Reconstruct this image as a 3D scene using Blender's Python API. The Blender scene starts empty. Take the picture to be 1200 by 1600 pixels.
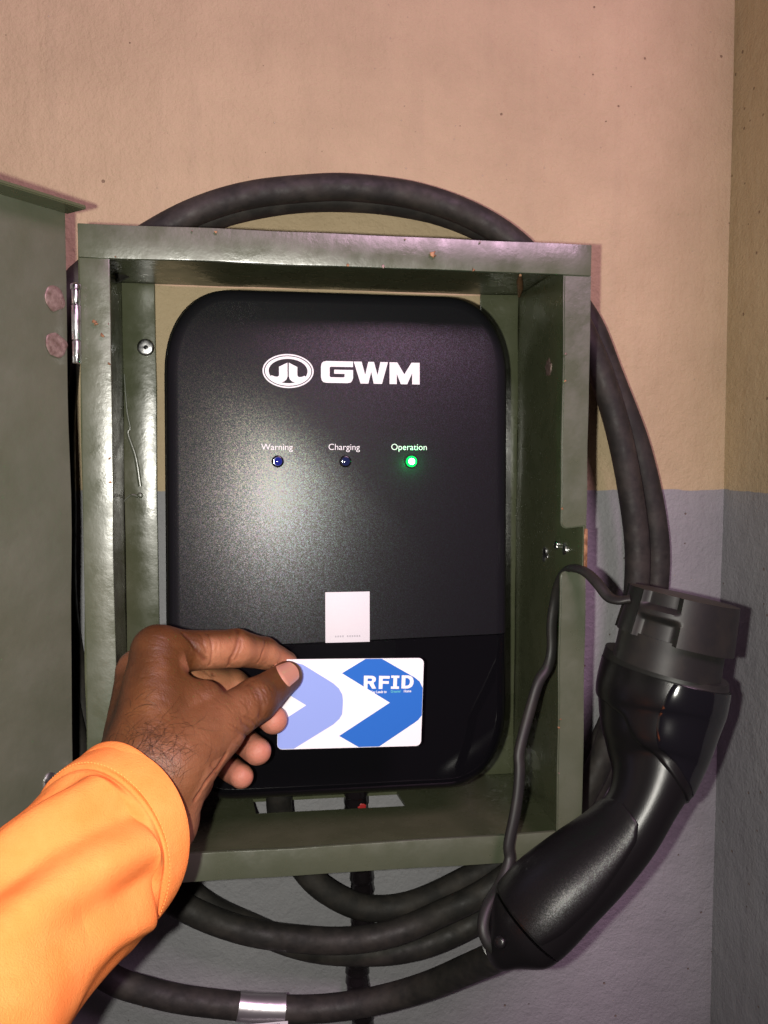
import bpy, bmesh, math, random
import numpy as np
from mathutils import Vector, Matrix, noise
from mathutils.bvhtree import BVHTree

random.seed(7)
sc = bpy.context.scene
COL = sc.collection

# ------------------------------------------------------------------ camera
# metres; the wall is the plane y = 0, the camera looks along +y,
# x = 0 is the left side of the steel cabinet, z = 0 its top.
CAM = Vector((0.10106, -0.64692, -0.13390))
YAW, PITCH, ROLL, FPX = 0.14309, -0.05343, 0.00287, 1330.0
_f = Vector((math.sin(YAW)*math.cos(PITCH), math.cos(YAW)*math.cos(PITCH), math.sin(PITCH)))
_r0 = Vector((math.cos(YAW), -math.sin(YAW), 0)); _u0 = _r0.cross(_f)
_r = math.cos(ROLL)*_r0 + math.sin(ROLL)*_u0
_u = -math.sin(ROLL)*_r0 + math.cos(ROLL)*_u0
cam_d = bpy.data.cameras.new('camera'); cam = bpy.data.objects.new('camera', cam_d); COL.objects.link(cam)
cam_d.sensor_fit = 'VERTICAL'; cam_d.sensor_height = 24.0; cam_d.sensor_width = 18.0
cam_d.lens = 24.0*FPX/1600.0
cam_d.clip_start = 0.01; cam_d.clip_end = 50
cam.matrix_world = Matrix(((_r.x, _u.x, -_f.x, CAM.x), (_r.y, _u.y, -_f.y, CAM.y), (_r.z, _u.z, -_f.z, CAM.z), (0, 0, 0, 1)))
sc.camera = cam

# ------------------------------------------------------------------ light
w = bpy.data.worlds.new('World'); sc.world = w; w.use_nodes = True
bg = w.node_tree.nodes['Background']; bg.inputs[0].default_value = (0.55, 0.40, 0.48, 1); bg.inputs[1].default_value = 0.05

def lamp(name, kind, loc, energy, color, **k):
    d = bpy.data.lights.new(name, kind); d.energy = energy; d.color = color
    for a, b in k.items(): setattr(d, a, b)
    o = bpy.data.objects.new(name, d); COL.objects.link(o); o.location = loc
    return o
# the phone's flash, 25 mm to the left of its lens
fl_ = lamp('phone_flash', 'SPOT', (0.075, -0.642, -0.136), 11.0, (1.0, 0.97, 0.88), shadow_soft_size=0.004, spot_size=math.radians(150), spot_blend=1.0)
fl_.rotation_euler = (Vector((_f.x-0.10, _f.y, _f.z))).to_track_quat('-Z', 'Y').to_euler()
# the ceiling lamp of the place, up and to the right behind the photographer
al = lamp('ceiling_lamp', 'AREA', (0.50, -1.14, 0.66), 11.9, (1.0, 0.60, 0.86), shape='DISK', size=0.46)
al.rotation_euler = (Vector((0.15, 0, -0.2)) - al.location).to_track_quat('-Z', 'Y').to_euler()

sc.view_settings.view_transform = 'Standard'; sc.view_settings.look = 'None'
sc.view_settings.exposure = 0.0; sc.view_settings.gamma = 1.0
sc.render.engine = 'CYCLES'
sc.cycles.max_bounces = 6
sc.cycles.use_denoising = True

# ------------------------------------------------------------------ helpers
def at(px, py, y):
    """the point of the place that the photograph shows at (px, py), at wall distance -y"""
    d = _f + (px-600)/FPX*_r + (800-py)/FPX*_u
    return CAM + d*((y-CAM.y)/d.y)
def on_z(px, py, z):
    d = _f + (px-600)/FPX*_r + (800-py)/FPX*_u
    return CAM + d*((z-CAM.z)/d.z)

def link(name, me, mat=None, parent=None):
    o = bpy.data.objects.new(name, me); COL.objects.link(o)
    if mat is not None:
        me.materials.clear(); me.materials.append(mat)
    if parent is not None: o.parent = parent
    return o
def smooth(me, ang=35):
    for p in me.polygons: p.use_smooth = True
    try: me.set_sharp_from_angle(angle=math.radians(ang))
    except Exception: pass
def mesh(name, vs, fs, mat=None, parent=None, sm=True, ang=35):
    me = bpy.data.meshes.new(name); me.from_pydata([tuple(v) for v in vs], [], fs); me.update()
    bm = bmesh.new(); bm.from_mesh(me); bmesh.ops.recalc_face_normals(bm, faces=bm.faces); bm.to_mesh(me); bm.free()
    if sm: smooth(me, ang)
    return link(name, me, mat, parent)
def from_bm(name, bm, mat=None, parent=None, sm=True, ang=35):
    me = bpy.data.meshes.new(name); bm.to_mesh(me); bm.free()
    if sm: smooth(me, ang)
    return link(name, me, mat, parent)
def empty(name, loc=(0, 0, 0)):
    o = bpy.data.objects.new(name, None); COL.objects.link(o); o.location = loc; o.empty_display_size = 0.02
    return o
def tag(o, label=None, cat=None, group=None, kind=None):
    if label: o['label'] = label
    if cat: o['category'] = cat
    if group: o['group'] = group
    if kind: o['kind'] = kind
    return o

def wob(v, amp, sc_=25.0, seed=0.0):
    n = noise.noise_vector(Vector(v)*sc_ + Vector((seed, seed*1.7, -seed)))
    return Vector(v) + n*amp
def plate(name, x0, x1, y0, y1, z0, z1, mat, parent, bev=0.0007, cuts=0, amp=0.0, seed=0.0):
    """a sheet with softened edges; cuts along its long sides let it be slightly uneven"""
    bm = bmesh.new()
    lens = [x1-x0, y1-y0, z1-z0]
    n = [max(1, int(round(l/0.012))) if (cuts and l > 0.03) else 1 for l in lens]
    bmesh.ops.create_cube(bm, size=1)
    bmesh.ops.scale(bm, vec=lens, verts=bm.verts)
    bmesh.ops.translate(bm, vec=((x0+x1)/2, (y0+y1)/2, (z0+z1)/2), verts=bm.verts)
    if bev: bmesh.ops.bevel(bm, geom=list(bm.edges), offset=bev, segments=2, profile=0.6, affect='EDGES')
    for ax in range(3):
        lo = (x0, y0, z0)[ax]
        for i in range(1, n[ax]):
            co = [0, 0, 0]; co[ax] = lo + lens[ax]*i/n[ax]; no = [0, 0, 0]; no[ax] = 1
            bmesh.ops.bisect_plane(bm, geom=list(bm.verts)+list(bm.edges)+list(bm.faces), plane_co=co, plane_no=no)
    if amp:
        for v in bm.verts: v.co = wob(v.co, amp, 22.0, seed)
    return from_bm(name, bm, mat, parent, ang=50)

def spline(pts, n):
    """Catmull-Rom through pts (each a tuple of any length), n samples a span"""
    P = [np.array(p, float) for p in pts]
    P = [2*P[0]-P[1]] + P + [2*P[-1]-P[-2]]
    out = []
    for i in range(1, len(P)-2):
        a, b, c, d = P[i-1:i+3]
        for k in range(n):
            t = k/n
            out.append(0.5*((2*b)+(-a+c)*t+(2*a-5*b+4*c-d)*t*t+(-a+3*b-3*c+d)*t**3))
    out.append(P[-2]); return out
def tube(name, pts, rad, mat, parent=None, seg=16, flat=1.0, wide=None, rfun=None):
    """round (or flattened) tube along 3-D points; wide = direction of its broad side"""
    P = [Vector(p[:3]) for p in pts]; vs = []; fs = []
    prev = None
    for i, p in enumerate(P):
        t = (P[min(i+1, len(P)-1)]-P[max(i-1, 0)]).normalized()
        if wide is not None: a = (wide - t*wide.dot(t)).normalized()
        elif prev is None: a = t.orthogonal().normalized()
        else: a = (prev - t*prev.dot(t)).normalized()
        prev = a; b = t.cross(a)
        r = rad if rfun is None else rad*rfun(i/(len(P)-1), i)
        for k in range(seg):
            th = 2*math.pi*k/seg
            vs.append(p + a*(math.cos(th)*r) + b*(math.sin(th)*r*flat))
    for i in range(len(P)-1):
        for k in range(seg):
            k2 = (k+1) % seg
            fs.append((i*seg+k, i*seg+k2, (i+1)*seg+k2, (i+1)*seg+k))
    fs.append(tuple(range(seg))[::-1]); fs.append(tuple((len(P)-1)*seg+k for k in range(seg)))
    return mesh(name, vs, fs, mat, parent, ang=60)

def flat_shape(name, loops, depth, mat, parent, M, bevel=0.0):
    """closed 2-D outlines (holes by even-odd) given real thickness, placed with matrix M"""
    cu = bpy.data.curves.new(name, 'CURVE'); cu.dimensions = '2D'; cu.fill_mode = 'BOTH'
    cu.extrude = depth/2; cu.bevel_depth = bevel
    for lp in loops:
        s = cu.splines.new('POLY'); s.points.add(len(lp)-1)
        for p, q in zip(s.points, lp): p.co = (q[0], q[1], 0, 1)
        s.use_cyclic_u = True
    o = bpy.data.objects.new('tmp', cu); COL.objects.link(o)
    bpy.context.view_layer.update()
    me = bpy.data.meshes.new_from_object(o.evaluated_get(bpy.context.evaluated_depsgraph_get()))
    bpy.data.objects.remove(o); me.transform(M); me.name = name
    return link(name, me, mat, parent)
def text(name, body, size, mat, parent, M, offset=0.0, depth=0.0001, align='CENTER', sx=1.0):
    cu = bpy.data.curves.new(name, 'FONT'); cu.body = body; cu.size = size; cu.align_x = align
    cu.extrude = depth/2; cu.offset = offset
    o = bpy.data.objects.new('tmp', cu); COL.objects.link(o)
    bpy.context.view_layer.update()
    me = bpy.data.meshes.new_from_object(o.evaluated_get(bpy.context.evaluated_depsgraph_get()))
    bpy.data.objects.remove(o); me.transform(M @ Matrix.Diagonal((sx, 1, 1, 1))); me.name = name
    return link(name, me, mat, parent)
def disc(name, c, r, h, mat, parent, axis=Vector((0, -1, 0)), seg=24, dome=0.3, wobble=0.0, seed=0):
    """button shape: low cylinder with a domed top, standing on c along axis"""
    a = axis.orthogonal().normalized(); b = axis.cross(a)
    prof = [(1.0, 0.0), (1.0, 0.55), (0.93, 0.8), (0.7, 1.0-0.1*dome), (0.35, 1.0), (0.0, 1.0+0.0)]
    vs = []; fs = []
    for (pr, ph) in prof[:-1]:
        for k in range(seg):
            th = 2*math.pi*k/seg
            rr = r*pr*(1+wobble*noise.noise(Vector((math.cos(th)*1.6+seed, math.sin(th)*1.6, seed))))
            vs.append(c + a*(rr*math.cos(th)) + b*(rr*math.sin(th)) + axis*(h*ph))
    vs.append(c + axis*h)
    n = len(prof)-1
    for i in range(n-1):
        for k in range(seg): fs.append((i*seg+k, i*seg+(k+1) % seg, (i+1)*seg+(k+1) % seg, (i+1)*seg+k))
    for k in range(seg): fs.append(((n-1)*seg+k, (n-1)*seg+(k+1) % seg, n*seg))
    fs.append(tuple(range(seg)))
    return mesh(name, vs, fs, mat, parent, ang=50)

# ------------------------------------------------------------------ materials
def mat(name, base, rough=0.5, metal=0.0, spec=0.5, bump=(), var=None, coat=0.0, emit=None, sheen=0.0, sss=0.0, rvar=None, coords='Object'):
    m = bpy.data.materials.new(name); m.use_nodes = True
    nt = m.node_tree; N = nt.nodes; L = nt.links; b = N['Principled BSDF']
    b.inputs['Base Color'].default_value = (*base, 1); b.inputs['Roughness'].default_value = rough
    b.inputs['Metallic'].default_value = metal; b.inputs['Specular IOR Level'].default_value = spec
    b.inputs['Coat Weight'].default_value = coat; b.inputs['Coat Roughness'].default_value = 0.08
    if sheen: b.inputs['Sheen Weight'].default_value = sheen; b.inputs['Sheen Roughness'].default_value = 0.4
    if emit: b.inputs['Emission Color'].default_value = (*emit[:3], 1); b.inputs['Emission Strength'].default_value = emit[3]
    if sss:
        b.inputs['Subsurface Weight'].default_value = sss; b.inputs['Subsurface Radius'].default_value = (1.0, 0.35, 0.2); b.inputs['Subsurface Scale'].default_value = 0.0016
    tc = N.new('ShaderNodeTexCoord'); co = tc.outputs[coords]
    def nz(scale, detail=3, rough_=0.55, vec=None, stretch=None):
        t = N.new('ShaderNodeTexNoise'); t.inputs['Scale'].default_value = scale
        t.inputs['Detail'].default_value = detail; t.inputs['Roughness'].default_value = rough_
        src = vec or co
        if stretch:
            mp = N.new('ShaderNodeMapping'); mp.inputs['Scale'].default_value = stretch; L.new(src, mp.inputs[0]); src = mp.outputs[0]
        L.new(src, t.inputs['Vector']); return t.outputs['Fac']
    def ramp(fac, stops):
        r = N.new('ShaderNodeValToRGB'); e = r.color_ramp.elements
        while len(e) < len(stops): e.new(0.5)
        for k, (p, c) in enumerate(stops): e[k].position = p; e[k].color = (*c, 1) if len(c) == 3 else c
        L.new(fac, r.inputs[0]); return r.outputs[0]
    prev = None
    for (sc_, strength, dist, *st) in bump:
        bn = N.new('ShaderNodeBump'); bn.inputs['Strength'].default_value = strength; bn.inputs['Distance'].default_value = dist
        L.new(nz(sc_, 4, 0.6, None, st[0] if st else None), bn.inputs['Height'])
        if prev is not None: L.new(prev, bn.inputs['Normal'])
        prev = bn.outputs[0]
    if prev is not None: L.new(prev, b.inputs['Normal'])
    if var:
        col2, sc_, lo, hi = var[:4]
        L.new(ramp(nz(sc_, 5, 0.6), [(lo, base), (hi, col2)]), b.inputs['Base Color'])
    if rvar:
        sc_, r0, r1 = rvar
        mr = N.new('ShaderNodeMapRange'); mr.inputs[3].default_value = r0; mr.inputs[4].default_value = r1; mr.inputs[1].default_value = 0.35; mr.inputs[2].default_value = 0.65
        L.new(nz(sc_, 4), mr.inputs[0]); L.new(mr.outputs[0], b.inputs['Roughness'])
    m.node_tree.nodes['Principled BSDF'].label = 'main'
    return m

def wall_material():
    m = bpy.data.materials.new('painted_plaster'); m.use_nodes = True
    nt = m.node_tree; N = nt.nodes; L = nt.links; b = N['Principled BSDF']
    geo = N.new('ShaderNodeNewGeometry'); pos = geo.outputs['Position']
    def nz(scale, detail=3, rough=0.55):
        t = N.new('ShaderNodeTexNoise'); t.inputs['Scale'].default_value = scale; t.inputs['Detail'].default_value = detail
        t.inputs['Roughness'].default_value = rough; L.new(pos, t.inputs['Vector']); return t.outputs['Fac']
    def mth(op, a, b_=None, clamp=False):
        n = N.new('ShaderNodeMath'); n.operation = op; n.use_clamp = clamp
        for i, v in enumerate((a, b_)):
            if v is None: continue
            if isinstance(v, (int, float)): n.inputs[i].default_value = v
            else: L.new(v, n.inputs[i])
        return n.outputs[0]
    def mixc(fac, a, c):
        n = N.new('ShaderNodeMix'); n.data_type = 'RGBA'
        L.new(fac, n.inputs[0])
        for i, v in ((6, a), (7, c)):
            if isinstance(v, tuple): n.inputs[i].default_value = (*v, 1)
            else: L.new(v, n.inputs[i])
        return n.outputs[2]
    sep = N.new('ShaderNodeSeparateXYZ'); L.new(pos, sep.inputs[0])
    # the painted dado line, hand-cut so it wanders a little
    edge = mth('ADD', mth('MULTIPLY', mth('SUBTRACT', nz(35, 3), 0.5), 0.006), -0.1525)
    up = mth('MULTIPLY', mth('SUBTRACT', sep.outputs[2], edge), 1800, True)
    up = mth('ADD', up, 0.0, True)
    mottle = mth('MULTIPLY', mth('SUBTRACT', nz(9, 6, 0.68), 0.33), 2.6, True)
    mp = N.new('ShaderNodeMapping'); mp.inputs['Scale'].default_value = (60, 60, 5); L.new(pos, mp.inputs[0])
    stn = N.new('ShaderNodeTexNoise'); stn.inputs['Scale'].default_value = 1.0; stn.inputs['Detail'].default_value = 5; L.new(mp.outputs[0], stn.inputs['Vector'])
    streak = mth('MULTIPLY', mth('SUBTRACT', stn.outputs['Fac'], 0.56), 4.0, True)
    cu = mixc(mottle, (0.455, 0.355, 0.215), (0.565, 0.445, 0.275))
    cl = mixc(mottle, (0.265, 0.266, 0.277), (0.325, 0.327, 0.338))
    c = mixc(up, cl, cu)
    c = mixc(mth('MULTIPLY', streak, 0.10), c, (0.20, 0.165, 0.13))     # faint grime streaks
    # small chips and specks in the paint
    v = N.new('ShaderNodeTexVoronoi'); v.inputs['Scale'].default_value = 95; v.inputs['Randomness'].default_value = 1.0; L.new(pos, v.inputs['Vector'])
    sz = N.new('ShaderNodeSeparateColor'); L.new(v.outputs['Color'], sz.inputs[0])
    rad = mth('MULTIPLY', mth('POWER', sz.outputs[0], 7.0), 0.13)
    dist = mth('ADD', v.outputs['Distance'], mth('MULTIPLY', mth('SUBTRACT', nz(420, 2), 0.5), 0.06))
    chip = mth('MULTIPLY', mth('SUBTRACT', rad, dist), 60, True)
    c = mixc(mth('MULTIPLY', chip, 0.75), c, (0.16, 0.10, 0.06))
    v2 = N.new('ShaderNodeTexVoronoi'); v2.inputs['Scale'].default_value = 120; L.new(pos, v2.inputs['Vector'])
    s2 = N.new('ShaderNodeSeparateColor'); L.new(v2.outputs['Color'], s2.inputs[0])
    fleck = mth('MULTIPLY', mth('SUBTRACT', mth('MULTIPLY', mth('POWER', s2.outputs[1], 12.0), 0.07), v2.outputs['Distance']), 60, True)
    c = mixc(mth('MULTIPLY', fleck, 0.6), c, (0.62, 0.56, 0.45))
    L.new(c, b.inputs['Base Color']); b.inputs['Roughness'].default_value = 0.62; b.inputs['Specular IOR Level'].default_value = 0.3
    h = mth('ADD', mth('MULTIPLY', nz(60, 5, 0.6), 1.3), mth('MULTIPLY', nz(330, 4, 0.65), 0.6)); h = mth('ADD', h, mth('MULTIPLY', stn.outputs['Fac'], 0.7))
    h = mth('SUBTRACT', h, mth('MULTIPLY', chip, 0.8)); h = mth('ADD', h, mth('MULTIPLY', fleck, 0.6))
    bn = N.new('ShaderNodeBump'); bn.inputs['Strength'].default_value = 0.85; bn.inputs['Distance'].default_value = 0.0018
    L.new(h, bn.inputs['Height']); L.new(bn.outputs[0], b.inputs['Normal'])
    return m

M_wall = wall_material()
M_green = mat('olive_gloss_enamel', (0.074, 0.088, 0.054), 0.37, spec=1.0, bump=((30, 0.20, 0.0020), (170, 0.24, 0.0007), (900, 0.15, 0.0002)), var=((0.094, 0.106, 0.068), 18, 0.35, 0.7), rvar=(60, 0.26, 0.44))
M_green_in = mat('olive_enamel_inside', (0.074, 0.084, 0.046), 0.22, spec=0.7, bump=((45, 0.25, 0.0012), (260, 0.12, 0.0004)), var=((0.090, 0.098, 0.056), 25, 0.35, 0.7), rvar=(50, 0.20, 0.36))
M_door = mat('olive_enamel_door', (0.076, 0.085, 0.056), 0.38, spec=1.0, bump=((14, 0.34, 0.004), (80, 0.30, 0.0012), (500, 0.15, 0.0003)), var=((0.098, 0.104, 0.074), 22, 0.35, 0.7), rvar=(30, 0.32, 0.5))
M_run = mat('thick_olive_paint', (0.088, 0.100, 0.068), 0.26, spec=0.8)
M_rust = mat('bare_rusty_steel', (0.38, 0.20, 0.10), 0.55, metal=0.3, bump=((500, 0.4, 0.0004),), var=((0.16, 0.07, 0.03), 300, 0.4, 0.6))
M_weld = mat('ground_weld_spot', (0.30, 0.215, 0.195), 0.40, metal=0.35, bump=((350, 0.6, 0.0006),), var=((0.15, 0.095, 0.08), 330, 0.35, 0.65))
M_zinc = mat('zinc_steel', (0.62, 0.62, 0.63), 0.30, metal=1.0, bump=((400, 0.15, 0.0003),), rvar=(200, 0.2, 0.45))
M_cover = mat('textured_black_plastic', (0.0095, 0.0095, 0.0115), 0.31, spec=0.44, bump=((1500, 0.55, 0.00022), (5000, 0.35, 0.0001)))
def sparkle(m, scale, spread, tint):
    nt = m.node_tree; N = nt.nodes; L = nt.links; b = N['Principled BSDF']
    tc = N.new('ShaderNodeTexCoord'); v = N.new('ShaderNodeTexVoronoi'); v.inputs['Scale'].default_value = scale; L.new(tc.outputs['Object'], v.inputs['Vector'])
    def vm(op, a, c):
        n = N.new('ShaderNodeVectorMath'); n.operation = op
        for i, q in enumerate((a, c)):
            if q is None: continue
            if isinstance(q, tuple): n.inputs[i].default_value = q
            else: L.new(q, n.inputs[i])
        return n
    d = vm('SUBTRACT', v.outputs['Color'], (0.5, 0.5, 0.5)); k_ = N.new('ShaderNodeVectorMath'); k_.operation = 'SCALE'; k_.inputs['Scale'].default_value = spread; L.new(d.outputs[0], k_.inputs[0])
    g = N.new('ShaderNodeNewGeometry'); n = vm('NORMALIZE', vm('ADD', g.outputs['Normal'], k_.outputs[0]).outputs[0], None)
    L.new(n.outputs[0], b.inputs['Normal'])
    mx = N.new('ShaderNodeMix'); mx.data_type = 'RGBA'; mx.inputs[0].default_value = tint; mx.inputs[6].default_value = (1, 1, 1, 1); L.new(v.outputs['Color'], mx.inputs[7]); L.new(mx.outputs[2], b.inputs['Specular Tint'])
sparkle(M_cover, 2500, 0.080, 0.35)
SPARKLE_GRIP = (2300, 0.10, 0.10)
M_shell = mat('black_plastic_shell', (0.012, 0.012, 0.013), 0.30)
M_gloss = mat('gloss_black_panel', (0.004, 0.004, 0.005), 0.05, spec=0.45, bump=((20, 0.02, 0.0006),))
M_print = mat('white_print', (0.85, 0.85, 0.86), 0.5)
M_paper = mat('white_label_paper', (0.74, 0.73, 0.745), 0.55, spec=0.3)
M_grey_print = mat('grey_print', (0.45, 0.45, 0.47), 0.6)
M_led_blue = mat('blue_led_lens', (0.012, 0.02, 0.22), 0.08, spec=0.8, coat=0.6)
M_led_navy = mat('navy_led_lens', (0.012, 0.018, 0.07), 0.08, spec=0.8, coat=0.6)
M_led_green = mat('green_led_lit', (0.01, 0.12, 0.03), 0.9, spec=0.0, emit=(0.0, 0.62, 0.10, 1.1))
M_led_core = mat('led_hot_core', (0.6, 1.0, 0.7), 0.3, emit=(0.55, 1.0, 0.70, 12.0))
M_bezel = mat('black_bezel', (0.006, 0.006, 0.007), 0.25)
M_rubber = mat('dusty_black_rubber', (0.019, 0.018, 0.016), 0.62, spec=0.35, bump=((260, 0.35, 0.0005), (60, 0.2, 0.001)), var=((0.050, 0.044, 0.037), 55, 0.42, 0.74), rvar=(90, 0.5, 0.75))
M_tape = mat('black_vinyl_tape', (0.010, 0.008, 0.009), 0.22, bump=((130, 0.4, 0.0008),))
M_plug = mat('satin_black_plastic', (0.0075, 0.007, 0.0075), 0.28, spec=0.30, bump=((1800, 0.30, 0.00015),))
M_grip = mat('grained_grip_plastic', (0.007, 0.0065, 0.007), 0.36, spec=0.32, bump=((1500, 0.6, 0.0002),))
sparkle(M_grip, *SPARKLE_GRIP)
M_plug_gl = mat('polished_black_insert', (0.006, 0.006, 0.008), 0.13, spec=0.7, coat=0.5)
M_cap = mat('matte_black_cap_rubber', (0.015, 0.0145, 0.014), 0.46, spec=0.34, bump=((300, 0.12, 0.0003),), var=((0.026, 0.023, 0.019), 60, 0.45, 0.75))
M_foil = mat('silver_foil_band', (0.72, 0.71, 0.72), 0.33, metal=0.9, bump=((90, 0.25, 0.0006), (300, 0.1, 0.0003)))
M_card = mat('white_card', (0.90, 0.90, 0.91), 0.22, spec=0.5)
M_blue = mat('blue_card_print', (0.030, 0.155, 0.56), 0.22)
M_lilac = mat('pale_blue_card_print', (0.30, 0.40, 0.80), 0.22)
M_teal = mat('teal_card_print', (0.12, 0.50, 0.55), 0.3)
M_orange = mat('orange_fleece_cloth', (1.0, 0.265, 0.064), 0.95, spec=0.1, bump=((1400, 0.8, 0.0006), (420, 0.25, 0.0006), (60, 0.20, 0.0014)), var=((1.0, 0.325, 0.090), 45, 0.35, 0.7))
M_thread = mat('pale_orange_thread', (0.95, 0.36, 0.08), 0.8)
M_nail = mat('fingernail', (0.56, 0.27, 0.19), 0.26, spec=0.5, sss=0.15, bump=((120, 0.12, 0.0004),))
M_nail_tip = mat('fingernail_edge', (0.62, 0.42, 0.28), 0.35)
M_hair = mat('black_hair', (0.012, 0.008, 0.006), 0.45)

def skin_material():
    m = mat('skin', (0.2, 0.1, 0.05), 0.50, spec=0.34, sss=0.12)
    nt = m.node_tree; N = nt.nodes; L = nt.links; b = N['Principled BSDF']
    a = N.new('ShaderNodeAttribute'); a.attribute_name = 'tone'
    sep = N.new('ShaderNodeSeparateColor'); L.new(a.outputs['Color'], sep.inputs[0])
    tc = N.new('ShaderNodeTexCoord')
    def nz(s, d=4):
        t = N.new('ShaderNodeTexNoise'); t.inputs['Scale'].default_value = s; t.inputs['Detail'].default_value = d; L.new(tc.outputs['Object'], t.inputs['Vector']); return t.outputs['Fac']
    def ramp(fac, stops):
        r = N.new('ShaderNodeValToRGB'); e = r.color_ramp.elements
        while len(e) < len(stops): e.new(0.5)
        for k, (p, c) in enumerate(stops): e[k].position = p; e[k].color = (*c, 1)
        L.new(fac, r.inputs[0]); return r.outputs[0]
    back = ramp(nz(55), [(0.3, (0.074, 0.026, 0.0075)), (0.55, (0.108, 0.039, 0.0115)), (0.75, (0.150, 0.058, 0.018))])
    palm = ramp(nz(70), [(0.3, (0.33, 0.130, 0.064)), (0.7, (0.43, 0.190, 0.100))])
    mx = N.new('ShaderNodeMix'); mx.data_type = 'RGBA'
    L.new(sep.outputs[0], mx.inputs[0]); L.new(back, mx.inputs[6]); L.new(palm, mx.inputs[7])
    m2 = N.new('ShaderNodeMix'); m2.data_type = 'RGBA'; m2.blend_type = 'MULTIPLY'   # darker tone painted along the crease lines, knuckles and left side
    L.new(sep.outputs[1], m2.inputs[0]); L.new(mx.outputs[2], m2.inputs[6]); m2.inputs[7].default_value = (0.50, 0.36, 0.36, 1)
    m3 = N.new('ShaderNodeMix'); m3.data_type = 'RGBA'
    L.new(sep.outputs[2], m3.inputs[0]); L.new(m2.outputs[2], m3.inputs[6]); m3.inputs[7].default_value = (0.52, 0.205, 0.135, 1)   # rosy finger pads
    L.new(m3.outputs[2], b.inputs['Base Color'])
    vor = N.new('ShaderNodeTexVoronoi'); vor.feature = 'DISTANCE_TO_EDGE'; vor.inputs['Scale'].default_value = 750; L.new(tc.outputs['Object'], vor.inputs['Vector'])
    b1 = N.new('ShaderNodeBump'); b1.inputs['Strength'].default_value = 0.5; b1.inputs['Distance'].default_value = 0.0004; L.new(vor.outputs['Distance'], b1.inputs['Height'])
    b2 = N.new('ShaderNodeBump'); b2.inputs['Strength'].default_value = 0.5; b2.inputs['Distance'].default_value = 0.0009; L.new(nz(230, 5), b2.inputs['Height']); L.new(b1.outputs[0], b2.inputs['Normal'])
    L.new(b2.outputs[0], b.inputs['Normal'])
    return m
M_skin = skin_material()

# ------------------------------------------------------------------ the setting
XC = 0.4734                                   # the inner corner of the room
def sheet(name, o, a, b, na, nb, amp, nrm):
    vs = []; fs = []
    for i in range(na+1):
        for j in range(nb+1):
            p = Vector(o) + Vector(a)*(i/na) + Vector(b)*(j/nb)
            vs.append(p + Vector(nrm)*(amp*noise.noise(p*9.0)))
    for i in range(na):
        for j in range(nb):
            k = i*(nb+1)+j; fs.append((k, k+nb+1, k+nb+2, k+1))
    return mesh(name, vs, fs, M_wall, ang=80)
tag(sheet('wall', (-0.9, 0.0, -1.0), (0.9+XC+0.003, 0, 0), (0, 0, 1.9), 60, 70, 0.0012, (0, 1, 0)), 'plastered wall painted beige above and grey below', kind='structure')
tag(sheet('side_wall', (XC, 0.004, -1.0), (0, -0.30, 0), (0, 0, 1.9), 20, 70, 0.0016, (1, 0, 0)), 'darker plastered side wall at the right edge', kind='structure')

# ------------------------------------------------------------------ steel cabinet
BW, BH, BD = 0.300, 0.379, 0.1448
box = empty('steel_cabinet', (0, 0, -BH))
tag(box, 'open olive green painted steel cabinet on the wall around the charger', 'cabinet')
box.location = (0, 0, 0)
T = 0.0022
plate('top_panel', 0, BW, -BD+T, -0.003, -T, 0, M_green_in, box, cuts=1, amp=0.0008, seed=1)
bot_z = -BH
# bottom sheet with the rectangular cable cut-out, built as four strips round the hole
hf = on_z(397, 1275, bot_z+T); hr = on_z(631, 1257, bot_z+T)
hx0, hx1, hy = hf.x, hr.x, (hf.y+hr.y)/2
bp = empty('bottom_panel'); bp.parent = box
def bottom_sheet():
    bm = bmesh.new(); y0, y1 = -BD+T, -0.003; z0, z1 = bot_z, bot_z+T
    hb = -0.030
    def quad(x0, x1, ya, yb):
        pass
    xs = [0.0, hx0, hx1, BW]; ys = [y0, hy, hb, y1]
    vid = {}
    def V(i, j, z):
        k = (i, j, z)
        if k not in vid: vid[k] = bm.verts.new((xs[i] + (0.0015*math.sin(j*2.1) if i in (1, 2) else 0), ys[j] + (0.0010 if (i, j) == (1, 1) else 0), z))
        return vid[k]
    cells = [(i, j) for i in range(3) for j in range(3) if (i, j) != (1, 1)]
    for (i, j) in cells:
        bm.faces.new([V(i, j, z1), V(i+1, j, z1), V(i+1, j+1, z1), V(i, j+1, z1)])
        bm.faces.new([V(i, j, z0), V(i, j+1, z0), V(i+1, j+1, z0), V(i+1, j, z0)])
    for (a, b_) in (((1, 1), (2, 1)), ((2, 1), (2, 2)), ((2, 2), (1, 2)), ((1, 2), (1, 1)), ((0, 0), (0, 3)), ((3, 0), (3, 3))):
        bm.faces.new([V(*a, z0), V(*b_, z0), V(*b_, z1), V(*a, z1)]) if a[0] not in (0, 3) else None
    bmesh.ops.recalc_face_normals(bm, faces=bm.faces)
    return bm
bpy.data.objects.remove(bp)
from_bm('bottom_panel', bottom_sheet(), M_green_in, box)
plate('left_panel', 0, T, -BD+T, -0.003, -BH+T, -T, M_green_in, box, cuts=1, amp=0.0008, seed=3)
plate('right_panel', BW-T, BW, -BD+0.0002, -0.003, -BH+T, -T, M_green_in, box, cuts=1, amp=0.0006, seed=4)
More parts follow.
